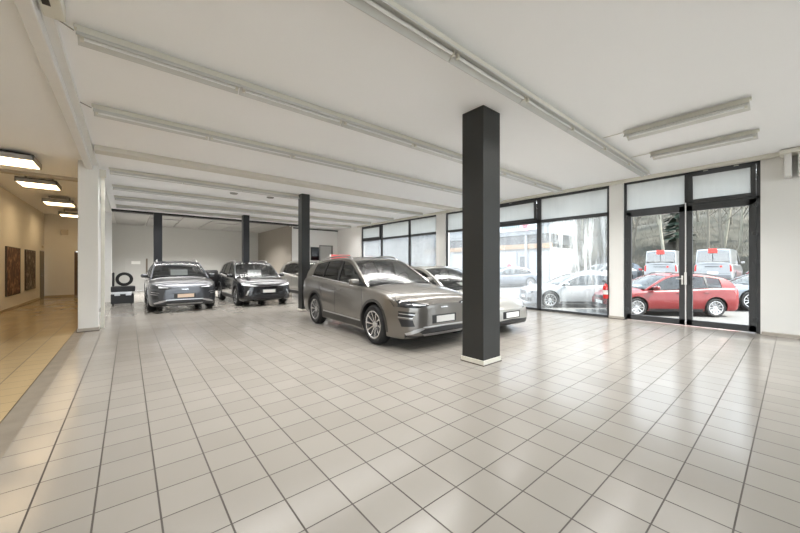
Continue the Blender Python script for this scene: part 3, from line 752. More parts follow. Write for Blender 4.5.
# walls
bm = BM(); box(bm, -3.2, -3.0, -5, 21.35, 0, 4.0); box(bm, -3.2, -3.0, 21.35, 22.5, 2.15, 4.0); struct('wall_left', bm, M_CORR)
bm = BM(); box(bm, -3.2, -1.99, 22.3, 22.5, 0, 4.0); box(bm, -1.99, -.8, 22.3, 22.5, 2.17, 4.0); struct('wall_corridor_end', bm, M_CORR)
bm = BM(); box(bm, -.86, -.74, 10.36, 25.1, 0, 4.0); struct('wall_partition', bm, M_WALL)
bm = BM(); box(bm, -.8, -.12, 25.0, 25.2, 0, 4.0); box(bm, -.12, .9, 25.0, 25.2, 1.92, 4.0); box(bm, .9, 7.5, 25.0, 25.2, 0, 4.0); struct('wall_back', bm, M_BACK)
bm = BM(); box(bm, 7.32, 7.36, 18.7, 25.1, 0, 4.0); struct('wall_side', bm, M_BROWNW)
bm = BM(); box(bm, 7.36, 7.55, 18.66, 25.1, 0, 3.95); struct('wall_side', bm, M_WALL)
bm = BM(); box(bm, 7.55, 9.1, 18.7, 18.9, 0, ZC); box(bm, 9.1, 10.0, 18.7, 18.9, 2.72, ZC); box(bm, 10.0, 10.6, 18.7, 18.9, 0, ZC); struct('wall_rear', bm, M_WALL)
bm = BM(); box(bm, -3.2, -2.6, -5.2, -5, -.2, 4.0); box(bm, 10.0, 10.9, -5.2, -5, -.2, 4.0); box(bm, -3.2, 10.9, -5.2, -5, 3.6, 4.0); struct('wall_front', bm, M_WALL)
bm = BM()
for i in range(7): box(bm, -2.6+i*2.08, -2.6+i*2.08+.08, -5.14, -5.06, 0, 3.6)
box(bm, -2.6, 10.0, -5.14, -5.06, 0, .08); w_ = struct('window_8', bm, M_FRAME)  # unseen glazed front, added to let more daylight in
bm = BM(); box(bm, -2.6, 10.0, -5.103, -5.097, .05, 3.6); newobj('pane', bm, M_GLASS, w_)
bm = BM(); box(bm, 10.39, 10.62, -1.3, .44, -.2, 4.0)
struct('wall_right', bm, M_WALL)
bm = BM(); box(bm, 10.34, 10.62, 16.2, 18.9, -.2, 4.0); struct('wall_right', bm, M_WALL)
bm = BM(); box(bm, 10.36, 10.7, -5, 18.9, 3.72, 4.0); struct('wall_lintel', bm, M_WALL)
bm = BM(); box(bm, 10.22, 10.36, -5, 16.2, 3.70, ZC-.001, .01); struct('trim_3', bm, M_CREAM)
bm = BM(); box(bm, 10.30, 10.39, -5, .42, 0, .06); struct('baseboard_right', bm, M_SKIRT)
bm = BM(); box(bm, -3.0, -2.985, -5, 21.35, 0, .08); struct('baseboard_left', bm, mat('warm_skirting', (.42, .32, .2), .5))
bm = BM(); box(bm, -3.0, -1.99, 22.28, 22.3, 0, .08); struct('baseboard_corridor', bm, mat('warm_skirting', (.42, .32, .2), .5))
bm = BM(); box(bm, 10.45, 10.75, .44, 16.2, -.3, -.002); struct('trim_4', bm, M_CONC)
# header of the opening to the back room
bm = BM(); box(bm, -.74, 7.36, 17.62, 17.95, 3.70, ZC+.2); struct('wall_header', bm, mat('header_dark', (.02, .02, .022), .6))
bm = BM(); box(bm, 7.4, 10.3, 18.55, 18.62, 3.66, 3.72); tag(newobj('curtain_rail', bm, M_BLACK), 'black curtain rail under the ceiling along the far white wall', 'rail')
# corridor doors
def panel_door(nm, x0, x1, y0, y1, z1, m, axis, hx=None):
    bm = BM(); box(bm, x0, x1, y0, y1, 0.005, z1, .004); d = struct(nm, bm, m)
    return d
d = panel_door('door_2', -3.03, -2.985, 21.36, 22.28, 2.14, mat('dark_door', (.17, .145, .11), .5), 'X')
bm = BM(); tube(bm, [(-2.99, 21.5, 1.02), (-2.94, 21.5, 1.02), (-2.94, 21.62, 1.02)], .01); newobj('door_handle', bm, M_CHROME, d, True)
d = panel_door('door_3', -1.97, -.88, 22.38, 22.42, 2.15, mat('brown_door', (.16, .10, .06), .5), 'Y')
bm = BM(); box(bm, -1.99, -1.94, 22.27, 22.31, 0, 2.17); newobj('door_frame', bm, mat('brown_door', (.16, .10, .06), .5), d)
d = panel_door('door_4', -.13, .91, 25.05, 25.09, 1.925, mat('grey_steel_door', (.52, .52, .50), .5), 'Y')
bm = BM(); box(bm, .84, .92, 24.97, 25.05, 0, 1.92); newobj('door_frame', bm, mat('door_frame_brown', (.15, .12, .09), .5), d)
bm = BM(); box(bm, .16, .58, 25.03, 25.048, 1.58, 1.76); newobj('door_sign', bm, M_PLATE, d)
bm = BM(); tube(bm, [(.0, 25.04, .98), (.0, 25.0, .98), (.12, 25.0, .98)], .011); newobj('door_handle', bm, M_CHROME, d, True)
d = panel_door('door_5', 9.12, 9.98, 18.74, 18.78, 2.70, mat('pale_grey_door', (.52, .52, .50), .5), 'Y')
bm = BM(); box(bm, 9.92, 10.0, 18.66, 18.72, 0, 2.76); box(bm, 9.08, 9.13, 18.66, 18.72, 0, 2.76); box(bm, 9.08, 10.0, 18.66, 18.72, 2.70, 2.76); newobj('door_frame', bm, mat('door_frame_grey', (.22, .22, .21), .5), d)

# ------------------------------------------------------------------ columns
def column(x0, x1, y0, y1, label, collar=True, m=None, name='column', z1=ZC):
    r = empty(name, ((x0+x1)/2, (y0+y1)/2, 0), 0, label, 'column')
    cx, cy = (x0+x1)/2, (y0+y1)/2; hx, hy = (x1-x0)/2, (y1-y0)/2
    bm = BM(); box(bm, -hx, hx, -hy, hy, 0, z1, .006); newobj('shaft', bm, m or M_COLUMN, r)
    if collar:
        bm = BM(); box(bm, -hx-.012, hx+.012, -hy-.012, hy+.012, 0, .075, .004); newobj('skirting', bm, M_CREAM if collar == 1 else M_SKIRT, r)
        bm = BM(); box(bm, -hx-.02, hx+.02, -hy-.02, hy+.02, 0, .012); newobj('sealant', bm, mat('dark_sealant', (.08, .06, .05), .7), r)
    return r
column(3.95, 4.37, 2.86, 3.25, 'thick anthracite square column with cream skirting standing in front of the parked cars')
column(4.28, 4.55, 10.05, 10.34, 'slim anthracite square column standing at the tail of the bronze grey SUV')
column(.84, 1.13, 17.2, 17.5, 'black square column behind the leftmost parked SUV in the back', m=mat('black_column', (.012, .013, .016), .45), z1=3.70)
column(4.02, 4.28, 15.9, 16.2, 'black square column rising behind the black SUV', m=mat('black_column', (.012, .013, .016), .45))
column(-.84, -.51, 10.0, 10.36, 'wide white plastered pillar between the corridor and the showroom', 2, M_WALL)
column(-.74, -.50, 17.6, 17.9, 'far white pillar at the left side of the opening to the dim back room', False, M_WALL, z1=3.70)
column(10.33, 10.6, 2.94, 3.28, 'cream pillar between the glass doors and the streaked window', 2, M_WALL)
column(10.33, 10.6, 9.42, 9.95, 'cream pillar in the window wall seen just left of the thick dark column', 2, M_WALL)
column(10.33, 10.6, 15.9, 16.2, 'farthest white pillar at the end of the window wall', False, M_WALL)
# cream vertical channel beside the wide pillar
t = empty('conduit', (-.455, 10.42, 0), 0, 'cream vertical conduit running up beside the wide white pillar', 'pipe')
bm = BM(); box(bm, -.035, .035, -.03, .05, 0, 3.62, .006); newobj('channel', bm, M_CREAM, t)
bm = BM(); box(bm, -.06, .06, -.05, .07, 3.55, 3.72, .008); newobj('top_box', bm, M_CREAM, t)

# ceiling beam between corridor and showroom
bm = BM(); box(bm, -.72, -.60, -5, 9.99, 3.60, ZC, .012); box(bm, -.60, -.52, -5, 9.99, 3.70, ZC, .004); struct('beam', bm, M_WHITE)
bm = BM(); box(bm, -.5, 10.3, 8.55, 8.85, 3.68, ZC, .008); struct('beam', bm, mat('cream_beam', (.66, .63, .56), .5))
bm = BM(); box(bm, -.74, -.51, 10.37, 17.6, 3.62, ZC, .01); struct('beam', bm, M_WALL)

# ------------------------------------------------------------------ window wall (frames stand at x = 10.39 .. 10.47)
def fbox(bm, y0, y1, z0, z1, x0=10.39, x1=10.47): box(bm, x0, x1, y0, y1, z0, z1, .004)
def window(n, y0, y1, lower, upper, zt=2.92, sash=False, tilt=0, zb=0.0, glass_low=None):
    bm = BM()
    fbox(bm, y0, y0+.07, zb, 3.72); fbox(bm, y1-.07, y1, zb, 3.72); fbox(bm, y0, y1, 3.64, 3.72); fbox(bm, y0, y1, zb, zb+.07); fbox(bm, y0, y1, zt-.05, zt+.05)
    w = struct('window_%d' % n, bm, M_FRAME)
    bm = BM(); box(bm, 10.425, 10.431, y0+.06, y1-.06, zb+.06, zt-.04); newobj('pane', bm, lower, w)
    if sash:
        s = BM(); h = 3.64-zt-.05; a, b = y0+.07, y1-.07
        for q in ((a, b, 0, .075), (a, b, h-.075, h), (a, a+.075, 0, h), (b-.075, b, 0, h)): box(s, -.05, .01, *q, .004)
        M = Matrix.Translation((10.39, 0, zt+.05)) @ Matrix.Rotation(-tilt, 4, 'Y'); s.transform(M)
        so = newobj('sash', s, M_FRAME, w)
        s = BM(); box(s, -.022, -.016, a+.07, b-.07, .07, h-.07); s.transform(M); newobj('pane', s, upper, so)
        s = BM(); tube(s, [(10.36, (a+b)/2-.04, 3.66), (10.33, (a+b)/2, 3.64), (10.36, (a+b)/2+.04, 3.66)], .012, 6); newobj('latch', s, M_CHROME, so, True)
    else:
        bm = BM(); box(bm, 10.425, 10.431, y0+.06, y1-.06, zt+.04, 3.65); newobj('pane', bm, upper, w)
    return w
window(1, 3.28, 5.34, M_GLASSD, M_GLASSM)
window(2, 5.34, 7.38, M_GLASSL, M_GLASSM, sash=True, tilt=.05)
window(3, 7.38, 9.42, M_GLASSL, M_GLASSM)
window(4, 9.95, 11.78, M_GLASSL, M_GLASSM)
window(5, 11.78, 14.02, M_GLASSL, M_GLASSM)
window(6, 14.02, 15.9, M_GLASSL, M_GLASSM, sash=True)
window(7, -4.9, -1.3, M_GLASS, M_GLASS)  # unseen window behind the camera, added for extra daylight
# double glass door
bm = BM(); fbox(bm, .44, .50, 0, 3.72); fbox(bm, 2.88, 2.94, 0, 3.72); fbox(bm, .44, 2.94, 3.66, 3.72); fbox(bm, .44, 2.94, 2.90, 2.96); fbox(bm, 1.60, 1.68, 2.93, 3.72)
door = struct('door_1', bm, M_FRAME)
bm = BM(); box(bm, 10.425, 10.431, 1.68, 2.88, 2.95, 3.67); newobj('transom_pane', bm, M_GLASSM, door)
s = BM(); a, b, h = .5, 1.60, .70
for q in ((a, b, 0, .08), (a, b, h-.08, h), (a, a+.08, 0, h), (b-.08, b, 0, h)): box(s, -.05, .01, *q, .004)
M_ = Matrix.Translation((10.39, 0, 2.96)) @ Matrix.Rotation(-.09, 4, 'Y'); s.transform(M_); so = newobj('transom_sash', s, M_FRAME, door)
s = BM(); box(s, -.022, -.016, a+.07, b-.07, .07, h-.07); s.transform(M_); newobj('pane', s, M_GLASSM, so)
for yy in (.8, 1.3):
    s = BM(); box(s, 10.34, 10.385, yy-.04, yy+.04, 3.655, 3.685, .006); newobj('latch', s, M_CREAM, so)
for y0, y1, hs in ((.50, 1.645, -1), (1.67, 2.88, 1)):
    bm = BM()
    for q in ((y0, y1, .02, .16), (y0, y1, 2.77, 2.90), (y0, y0+.11, .02, 2.9), (y1-.11, y1, .02, 2.9)): box(bm, 10.375, 10.455, *q, .004)
    lf = newobj('door_leaf', bm, M_FRAME, door)
    bm = BM(); box(bm, 10.412, 10.418, y0+.1, y1-.1, .15, 2.78); newobj('door_pane', bm, M_GLASS, lf)
    for k in range(5):
        z = .25+k*.62; yh = y0 if hs < 0 else y1
        bm = BM(); tube(bm, [(10.362, yh, z), (10.362, yh, z+.10)], .017, 8); box(bm, 10.36, 10.376, yh-.05, yh+.05, z+.015, z+.085, .003); newobj('hinge', bm, M_FRAME, lf, True)
    bm = BM(); yh = y1-.055 if hs < 0 else y0+.05
    box(bm, 10.362, 10.376, yh-.018, yh+.018, 1.0, 1.22, .004); tube(bm, [(10.365, yh, 1.14), (10.33, yh, 1.14), (10.33, yh+.11*(-1 if hs < 0 else 1), 1.14)], .009, 6)
    newobj('door_handle', bm, M_FRAMEI if hs < 0 else M_WHITE, lf, True)
bm = BM(); box(bm, 10.355, 10.375, 1.646, 1.668, .05, 2.98, .003); newobj('astragal', bm, M_WHITE, door)
bm = BM(); box(bm, 10.34, 10.374, 1.635, 1.68, 1.0, 1.30, .006); newobj('lock_case', bm, M_WHITE, door)

# ------------------------------------------------------------------ ceiling lights in the showroom
def trunk(name, L, label, group, segs, w=.10, cat='ceiling light', power=1.0):
    """runs along local +x from 0 to L, hangs below z = 0"""
    r = empty(name, (0, 0, 0), 0, label, cat, group)
    bm = BM(); box(bm, 0, L, -.035, .035, -.035, 0, .003); newobj('mounting_rail', bm, M_CREAM, r)
    bm = BM(); box(bm, .02, L-.02, -.05, .05, -.075, -.03, .006); newobj('housing', bm, M_CREAM, r)
    sl = (L-.04)/segs
    for k in range(segs):
        x0 = .02+k*sl; x1 = x0+sl-.012
        bm = BM()
        prof = [(-.05, -.072), (-w, -.118), (-w-.002, -.135), (-w+.006, -.135), (-.045, -.085), (.045, -.085), (w-.006, -.135), (w+.002, -.135), (w, -.118), (.05, -.072)]
        prism(bm, prof, 'X', x0, x1); newobj('reflector', bm, M_REFL, r, True, 20)
        bm = BM(); tube(bm, [(x0+.05, 0, -.112), (x1-.05, 0, -.112)], .016, 8); tb = newobj('fluorescent_tube', bm, M_TUBE, r, True)
        for xe in (x0+.02, x1-.05):
            bm = BM(); box(bm, xe, xe+.03, -.02, .02, -.135, -.08, .003); newobj('lamp_holder', bm, M_CREAM, tb)
    lamp = area('trunk_fill_light', (L/2, 0, -.139), (L-.1, 2*w-.03), (0, 0, 0), TRUNK_POWER*L*power, (1.0, .985, .96), spread=124)  # fill lamp added below the reflector rim; the tubes themselves stay unlit
    lamp.parent = r
    return r
def put(o, x, y, z=ZC, rz=0): o.location = (x, y, z); o.rotation_euler = (0, 0, rz); return o
TG = 'long light trunks across the showroom ceiling'
for (y, x0, x1, n, lab) in [
    (2.28, -.2, 9.8, 7, 'nearest long light trunk, crossing the ceiling above the thick dark column towards the doors'),
    (4.45, -.40, 9.95, 7, 'second nearest long light trunk, ending at top left beside the junction box'),
    (6.45, -.40, 9.9, 7, 'third long light trunk, just in front of the cream ceiling beam'),
    (10.35, -.35, 9.9, 7, 'first long light trunk behind the cream ceiling beam'),
    (12.4, -.35, 9.9, 7, 'second long light trunk behind the cream ceiling beam'),
    (14.3, -.35, 9.9, 7, 'third long light trunk behind the cream ceiling beam, second from the back'),
    (16.3, -.35, 9.9, 7, 'rearmost long light trunk, just before the opening to the back room')]:
    put(trunk('light_trunk', x1-x0, lab, TG, n, power=.60 if y < 3 else (.80 if y < 9 else .72)), x0, y)
FG = 'short batten lights near the glass doors'
put(trunk('batten_light', 1.52, 'short batten light nearer the thick column, left of two above the glass doors', FG, 1, .13), 6.62, .36, ZC, PI/2)
put(trunk('batten_light', 1.52, 'short batten light closest to the window wall above the glass doors', FG, 1, .13), 8.25, .36, ZC, PI/2)
# cables
def cable(pts, label, r=.006, m=None):
    bm = BM(); tube(bm, pts, r, 6); tag(newobj('cable', bm, m or M_CREAM, None, True), label, 'cable')
cable([(-.5, 4.40, ZC-.03), (-.40, 4.44, ZC-.06)], 'thin cable from the junction box to the second light trunk', .006, mat('grey_cable', (.3, .28, .25), .5))
cable([(-.52, 6.43, ZC-.02), (-.40, 6.45, ZC-.06)], 'thin cable from the ceiling beam to the third light trunk', .006, mat('grey_cable', (.3, .28, .25), .5))
cable([(6.62, 1.88, ZC-.012), (6.62, 2.2, ZC-.012)], 'white cable between the left batten light and the nearest light trunk')
cable([(8.25, 1.88, ZC-.012), (8.25, 2.2, ZC-.012)], 'white cable between the batten light by the windows and the nearest light trunk')
t = empty('junction_box', (-.50, 4.05, 3.70), 0, 'cream electric junction box on the ceiling beam at top left', 'electric box')
bm = BM(); box(bm, -.07, .07, -.16, .16, -.06, .079, .01); newobj('case', bm, M_CREAM, t)
bm = BM(); box(bm, -.03, .03, .161, .2, -.03, .03, .006); box(bm, -.05, .0, -.12, -.04, -.066, -.059, .0); newobj('socket', bm, M_BLACK, t)
# bracket at the top of the wall beside the doors
t = empty('duct_bracket', (10.2, -.05, 3.48), 0, 'cream ceiling duct end with two ribs above the wall right of the doors', 'duct')
bm = BM(); box(bm, -.12, .18, -.20, -.02, -.25, .27, .02); newobj('rib', bm, M_WHITE, t)
bm = BM(); box(bm, -.12, .18, .06, .16, -.25, .27, .02); newobj('rib', bm, M_WHITE, t)
bm = BM(); box(bm, -.2, .18, -1.6, .22, .20, .28, .01); newobj('duct', bm, M_CREAM, t)
# smoke detector style pads on the far ceiling
for x, y, l in ((3.7, 11.3, 'flat grey ceiling plate nearest the slim anthracite column'), (2.6, 11.4, 'flat grey ceiling plate over the dark SUVs, left one')):
    bm = BM(); lathe(bm, [(.10, ZC-.03), (.12, ZC-.001)], 20, 'Z', (x, y, 0)); tag(newobj('ceiling_plate', bm, mat('plate_grey', (.25, .24, .23), .5), None, True), l, 'ceiling plate')

# ------------------------------------------------------------------ corridor lamps and art
M_WARM = mat('warm_diffuser', (.9, .85, .7), .4, emit=(1.0, .74, .43), es=5.8, noise=0)
M_LCASE = mat('lamp_case', (.42, .41, .40), .4, .5)
for k, (y, lab) in enumerate([(10.0, 'nearest box lamp on the corridor ceiling, cut by the left edge'), (12.85, 'second nearest box lamp on the corridor ceiling'), (16.3, 'third box lamp on the corridor ceiling'), (19.8, 'farthest box lamp on the corridor ceiling, half hidden by the white pillar')]):
    zc = ZC if y < 12.1 else ZC+.12
    t = empty('ceiling_lamp', (-1.86, y+.35, zc-.16 if y < 12.1 else zc-.24), 0, lab, 'ceiling lamp', 'box lamps on the corridor ceiling')
    hc = .10 if y < 12.1 else .10
    bm = BM()
    for q in ((-.38, .38, -.42, -.40), (-.38, .38, .40, .42), (-.38, -.36, -.42, .42), (.36, .38, -.42, .42)): box(bm, *q, -.02, hc)
    box(bm, -.38, .38, -.42, .42, hc-.02, hc)
    newobj('case', bm, M_LCASE, t)
    bm = BM(); box(bm, -.35, .35, -.39, .39, -.012, .0); newobj('diffuser', bm, M_WARM, t)
    bm = BM()
    for xx in (-.25, .25): box(bm, xx-.02, xx+.02, -.02, .02, hc, .16 if y < 12.1 else .24)
    newobj('hanger', bm, M_LCASE, t)
def art_mat(name, seed, c):
    m = bpy.data.materials.new(name); m.use_nodes = True; nt = m.node_tree; b = nt.nodes['Principled BSDF']; b.inputs['Roughness'].default_value = .6
    t = nt.nodes.new('ShaderNodeTexCoord'); mp = nt.nodes.new('ShaderNodeMapping'); mp.inputs['Location'].default_value = (seed, seed, 0); mp.inputs['Scale'].default_value = (1, 1.6, 1.1)
    n = nt.nodes.new('ShaderNodeTexNoise'); n.inputs['Scale'].default_value = 3.2; n.inputs['Detail'].default_value = 8; n.inputs['Distortion'].default_value = 1.5
    r = nt.nodes.new('ShaderNodeValToRGB'); e = r.color_ramp.elements
    e[0].color = (*c[0], 1); e[0].position = .3; e[1].color = (*c[2], 1); e[1].position = .75; k = e.new(.52); k.color = (*c[1], 1)
    nt.links.new(t.outputs['Object'], mp.inputs[0]); nt.links.new(mp.outputs[0], n.inputs['Vector']); nt.links.new(n.outputs['Fac'], r.inputs[0]); nt.links.new(r.outputs[0], b.inputs['Base Color'])
    return m
for y0, y1, z0, z1, c, lab in [(16.02, 17.7, .5, 2.07, [(.02, .01, .008), (.13, .05, .022), (.50, .30, .18)], 'reddish brown abstract painting, nearer of two on the corridor wall'),
                          (18.57, 20.2, .55, 2.07, [(.015, .012, .01), (.08, .05, .035), (.50, .46, .38)], 'grey brown abstract painting, farther of two on the corridor wall')]:
    t = empty('painting', (-2.97, (y0+y1)/2, (z0+z1)/2), 0, lab, 'painting'); hy, hz = (y1-y0)/2, (z1-z0)/2
    bm = BM(); box(bm, -.025, .0, -hy, hy, -hz, hz); newobj('canvas', bm, art_mat('painted_canvas', y0, c), t)
    bm = BM()
    for q in ((-hy-.02, hy+.02, -hz-.02, -hz), (-hy-.02, hy+.02, hz, hz+.02), (-hy-.02, -hy, -hz, hz), (hy, hy+.02, -hz, hz)): box(bm, -.028, .012, *q)
    newobj('frame', bm, mat('dark_frame_wood', (.05, .03, .02), .5), t)
bm = BM(); box(bm, -2.45, -2.2, 22.27, 22.299, 2.95, 3.2, .01); tag(newobj('wall_vent', bm, mat('vent_beige', (.55, .48, .38), .6)), 'small square vent high on the corridor end wall', 'vent')
bm = BM(); box(bm, -2.999, -2.96, 21.75, 21.95, 2.28, 2.38, .01); tag(newobj('exit_lamp', bm, mat('vent_beige', (.55, .48, .38), .6)), 'small beige fitting above the dark door at the corridor end', 'lamp')

# ------------------------------------------------------------------ cars inside
P_BRONZE = mat('paint_warm_grey', (.19, .177, .16), .30, .75, 1.0, noise=.01)
P_STEEL = mat('paint_blue_grey', (.075, .079, .09), .30, .75, 1.0, noise=.01)
P_BLACK = mat('paint_black', (.016, .017, .02), .25, .3, 1.0, noise=.01)
P_SILVER = mat('paint_silver', (.50, .49, .46), .32, .7, 1.0, noise=.01)
P_WHITE = mat('paint_white', (.66, .66, .645), .30, .15, 1.0, noise=.01)
P_BEIGE = mat('paint_taupe', (.27, .26, .235), .3, .7, 1.0, noise=.01)
GG = 'parked showroom cars'
carA = build_car('suv', 'suv', P_BRONZE, (4.48, 6.3), math.radians(-93.0), 'large bronze grey SUV with multi spoke wheels, parked nearest beside the thick dark column', 'car', GG, SUV, clad=mat('paint_warm_grey_dark', (.045, .043, .04), .45, .3))
carB = build_car('suv', 'suv', P_STEEL, (1.42, 14.65), math.radians(-90.5), 'dark blue grey SUV facing the viewer, leftmost of the parked cars', 'car', GG, SUV, plate=M_PLATEO, glass_side=M_CGLASSD, glass_front=M_CGLASSF)
carC = build_car('suv', 'suv', P_BLACK, (3.95, 14.45), math.radians(-90), 'black SUV with a thin chrome nose bar, second car from the left', 'car', GG, CROSS, glass_front=M_CGLASSF, clad=M_BLACK)
carD = build_car('suv', 'suv', P_BEIGE, (6.72, 14.6), math.radians(-90), 'taupe grey SUV parked behind the slim column, mostly hidden', 'car', GG, CROSS)
carE = build_car('sedan', 'sedan', P_SILVER, (6.38, 6.15), math.radians(-93), 'low silver white sedan parked behind the thick dark column', 'car', GG, SEAL)

def sheet(loc, rz, label, w=.42, h=.26, tilt=.9):
    bm = BM(); box(bm, -.001, .001, -w/2, w/2, 0, h); bm.transform(Matrix.Rotation(tilt, 4, 'Y'))
    o = newobj('price_sheet', bm, M_PLATE); o.location = loc; o.rotation_euler = (0, 0, rz); tag(o, label, 'paper', 'price sheets behind the windscreens'); return o
def at_car(c, x, y, z):
    rz = c.rotation_euler[2]; return (c.location[0]+x*math.cos(rz)-y*math.sin(rz), c.location[1]+x*math.sin(rz)+y*math.cos(rz), c.location[2]+z)
sheet(at_car(carB, .83, -.02, 1.09), carB.rotation_euler[2], 'white price sheet behind the windscreen of the dark blue grey SUV', .5, .26, -.35)
sheet(at_car(carC, .83, -.08, 1.06), carC.rotation_euler[2], 'white price sheet behind the windscreen of the black SUV', .5, .26, -.35)
sheet(at_car(carA, .90, .1, 1.075), carA.rotation_euler[2], 'white price sheet lying under the windscreen of the bronze grey SUV', .42, .26, -1.25)
sheet(at_car(carE, 1.0, .1, .98), carE.rotation_euler[2], 'white price sheet under the windscreen of the silver white sedan', .36, .2, -1.25)

# black swivel armchair between the two dark SUVs
t = empty('armchair', (2.95, 16.4, 0), .3, 'black padded armchair standing between the two dark SUVs', 'chair')
bm = BM(); box(bm, -.30, .30, -.28, .28, .38, .52, .06); newobj('seat', bm, M_BLACK, t, True, 50)
bm = BM(); box(bm, -.32, .32, .22, .36, .45, 1.28, .09); newobj('backrest', bm, M_BLACK, t, True, 50)
for sx in (-1, 1):
    bm = BM(); box(bm, sx*.36-.05, sx*.36+.05, -.26, .26, .62, .72, .04); box(bm, sx*.36-.02, sx*.36+.02, -.05, .05, .42, .64); newobj('armrest', bm, M_BLACK, t, True, 50)
bm = BM(); tube(bm, [(0, 0, .08), (0, 0, .40)], .03)
for k in range(5):
    a = 2*PI*k/5; tube(bm, [(0, 0, .10), (.30*math.cos(a), .30*math.sin(a), .05)], .02, 6); tube(bm, [(.30*math.cos(a), .30*math.sin(a)-.015, .03), (.30*math.cos(a), .30*math.sin(a)+.015, .03)], .03, 10)
newobj('base', bm, M_BLACK, t, True)
# tool cart with a tyre at the far left
t = empty('tool_cart', (-.18, 16.2, 0), 0, 'low black cart with silver handles by the far white pillar', 'cart')
bm = BM(); box(bm, -.30, .36, -.3, .3, .06, .42, .02); newobj('lower_case', bm, M_BLACK, t)
bm = BM(); box(bm, -.30, .40, -.3, .3, .50, .70, .03); newobj('upper_case', bm, M_BLACK, t)
bm = BM(); box(bm, -.28, .30, -.26, .26, .42, .50); newobj('shelf', bm, M_SILVER, t)
for xx in (-.2, .12):
    bm = BM(); box(bm, xx, xx+.16, -.33, -.30, .36, .46, .01); newobj('handle', bm, M_SILVER, t)
for xx in (-.24, .28):
    for yy in (-.22, .22):
        bm = BM(); lathe(bm, [(.035, -.02), (.035, .02)], 14, 'X', (xx, yy, .035)); newobj('castor', bm, M_RIMDARK, t, True)
bm = BM(); lathe(bm, [(.155, -.09), (.20, -.10), (.25, -.08), (.26, 0), (.25, .08), (.20, .10), (.155, .09)], 36, 'Y', close=True)
o = newobj('tyre', bm, M_TYRE, None, True, 50, loc=(-.10, 16.15, .962)); tag(o, 'black tyre standing upright on the low black cart', 'tyre')
bm = BM(); box(bm, -.45, -.38, 15.98, 16.3, .70, 1.22, .03); tag(newobj('seat_cushion', bm, M_BLACK, None, True, 50), 'black slanted pad leaning beside the tyre on the cart', 'cushion')

# wall screen, red board, extinguisher
t = empty('wall_screen', (8.78, 18.69, 2.22), 0, 'black upright screen on the far white wall next to a pale door', 'screen')
bm = BM(); box(bm, -.27, .27, -.05, -.0, -.40, .40, .008); newobj('case', bm, M_BLACK, t)
bm = BM(); box(bm, -.245, .245, -.054, -.05, -.375, .375); newobj('display', bm, mat('dark_display', (.008, .008, .01), .08), t)
t = empty('display_board', (9.5, 16.8, 0), 0, 'red header board on white posts seen over the roof of the bronze grey SUV', 'board')
bm = BM(); box(bm, -.62, .64, -.03, .03, 1.84, 2.12, .01); newobj('board', bm, mat('red_board', (.80, .17, .16), .5), t)
for xx in (-.66, .66):
    bm = BM(); box(bm, xx-.04, xx+.04, -.03, .03, 0, 2.13, .008); newobj('post', bm, M_WHITE, t)
bm = BM(); box(bm, -.75, .75, -.2, .2, 0, .04, .01); newobj('foot', bm, M_SILVER, t)
t = empty('fire_extinguisher', (10.31, 3.36, .54), 0, 'red fire extinguisher fixed to the cream pillar beside the streaked window', 'fire extinguisher')
bm = BM(); lathe(bm, [(.05, 0), (.066, .015), (.068, .33), (.055, .38), (.022, .41), (.02, .43)], 24, 'Z'); newobj('cylinder', bm, mat('extinguisher_red', (.62, .02, .02), .25, coat=1), t, True, 40)
bm = BM(); box(bm, -.02, .02, -.02, .02, .43, .46, .005); box(bm, -.015, .015, -.02, .09, .47, .485, .004); box(bm, -.015, .015, -.02, .08, .50, .51, .004); newobj('valve', bm, M_BLACK, t)
bm = BM(); tube(bm, [(0, -.02, .45), (.0, -.06, .42), (-.03, -.08, .3), (-.03, -.078, .1)], .009, 6); newobj('hose', bm, M_BLACK, t, True)
bm = BM(); lathe(bm, [(.0685, .12), (.0686, .24)], 24, 'Z'); newobj('label', bm, M_PLATE, t, True)

# ------------------------------------------------------------------ outside
def zg(x):
    if x < 15.5: return -.25
    if x < 29: return -.25+(x-15.5)*.0333
    return .2+(x-29)*.03
M_ASPH = mat('pale_asphalt', (.125, .122, .117), .9, noise=.25, nscale=1.2, bump=.2)
rows = []
for x in [-20, 10.75, 12, 13.5, 15.5, 18, 21, 24.5, 28, 34, 44]:
    rows.append([Vector((x, y, zg(x))) for y in (-40, -20, -8, 0, 8, 16, 26, 40, 70, 100)])
o = newobj('car_park', grid_slab(rows, lambda p: Vector((0, 0, -.2))), M_ASPH); o['kind'] = 'structure'
P_RED = mat('paint_red', (.16, .002, .003), .35, 0, .35, noise=.01)
P_CWHITE = mat('paint_car_white', (.33, .34, .35), .3, .1, 1.0, noise=.01)
P_DKGREY = mat('paint_graphite', (.09, .10, .115), .3, .6, 1.0, noise=.01)
build_car('wagon', 'station_wagon', P_RED, (14.7, 3.08), math.radians(135.4), 'red station wagon parked outside the glass doors', 'car', None, WAGON, z0=-.25, glass_side=M_CGLASSX, wheel_dark=False)
build_car('sedan', 'sedan', P_CWHITE, (14.85, 6.0), math.radians(137), 'white sedan with twin black grille parked outside the streaked window', 'car', None, COUPE, z0=-.25, glass_side=M_CGLASSX)
build_car('sedan', 'sedan', P_DKGREY, (18.9, .35), math.radians(128), 'graphite sedan parked outside behind the tail of the red wagon', 'car', None, SEAL, z0=-.14, glass_side=M_CGLASSX)
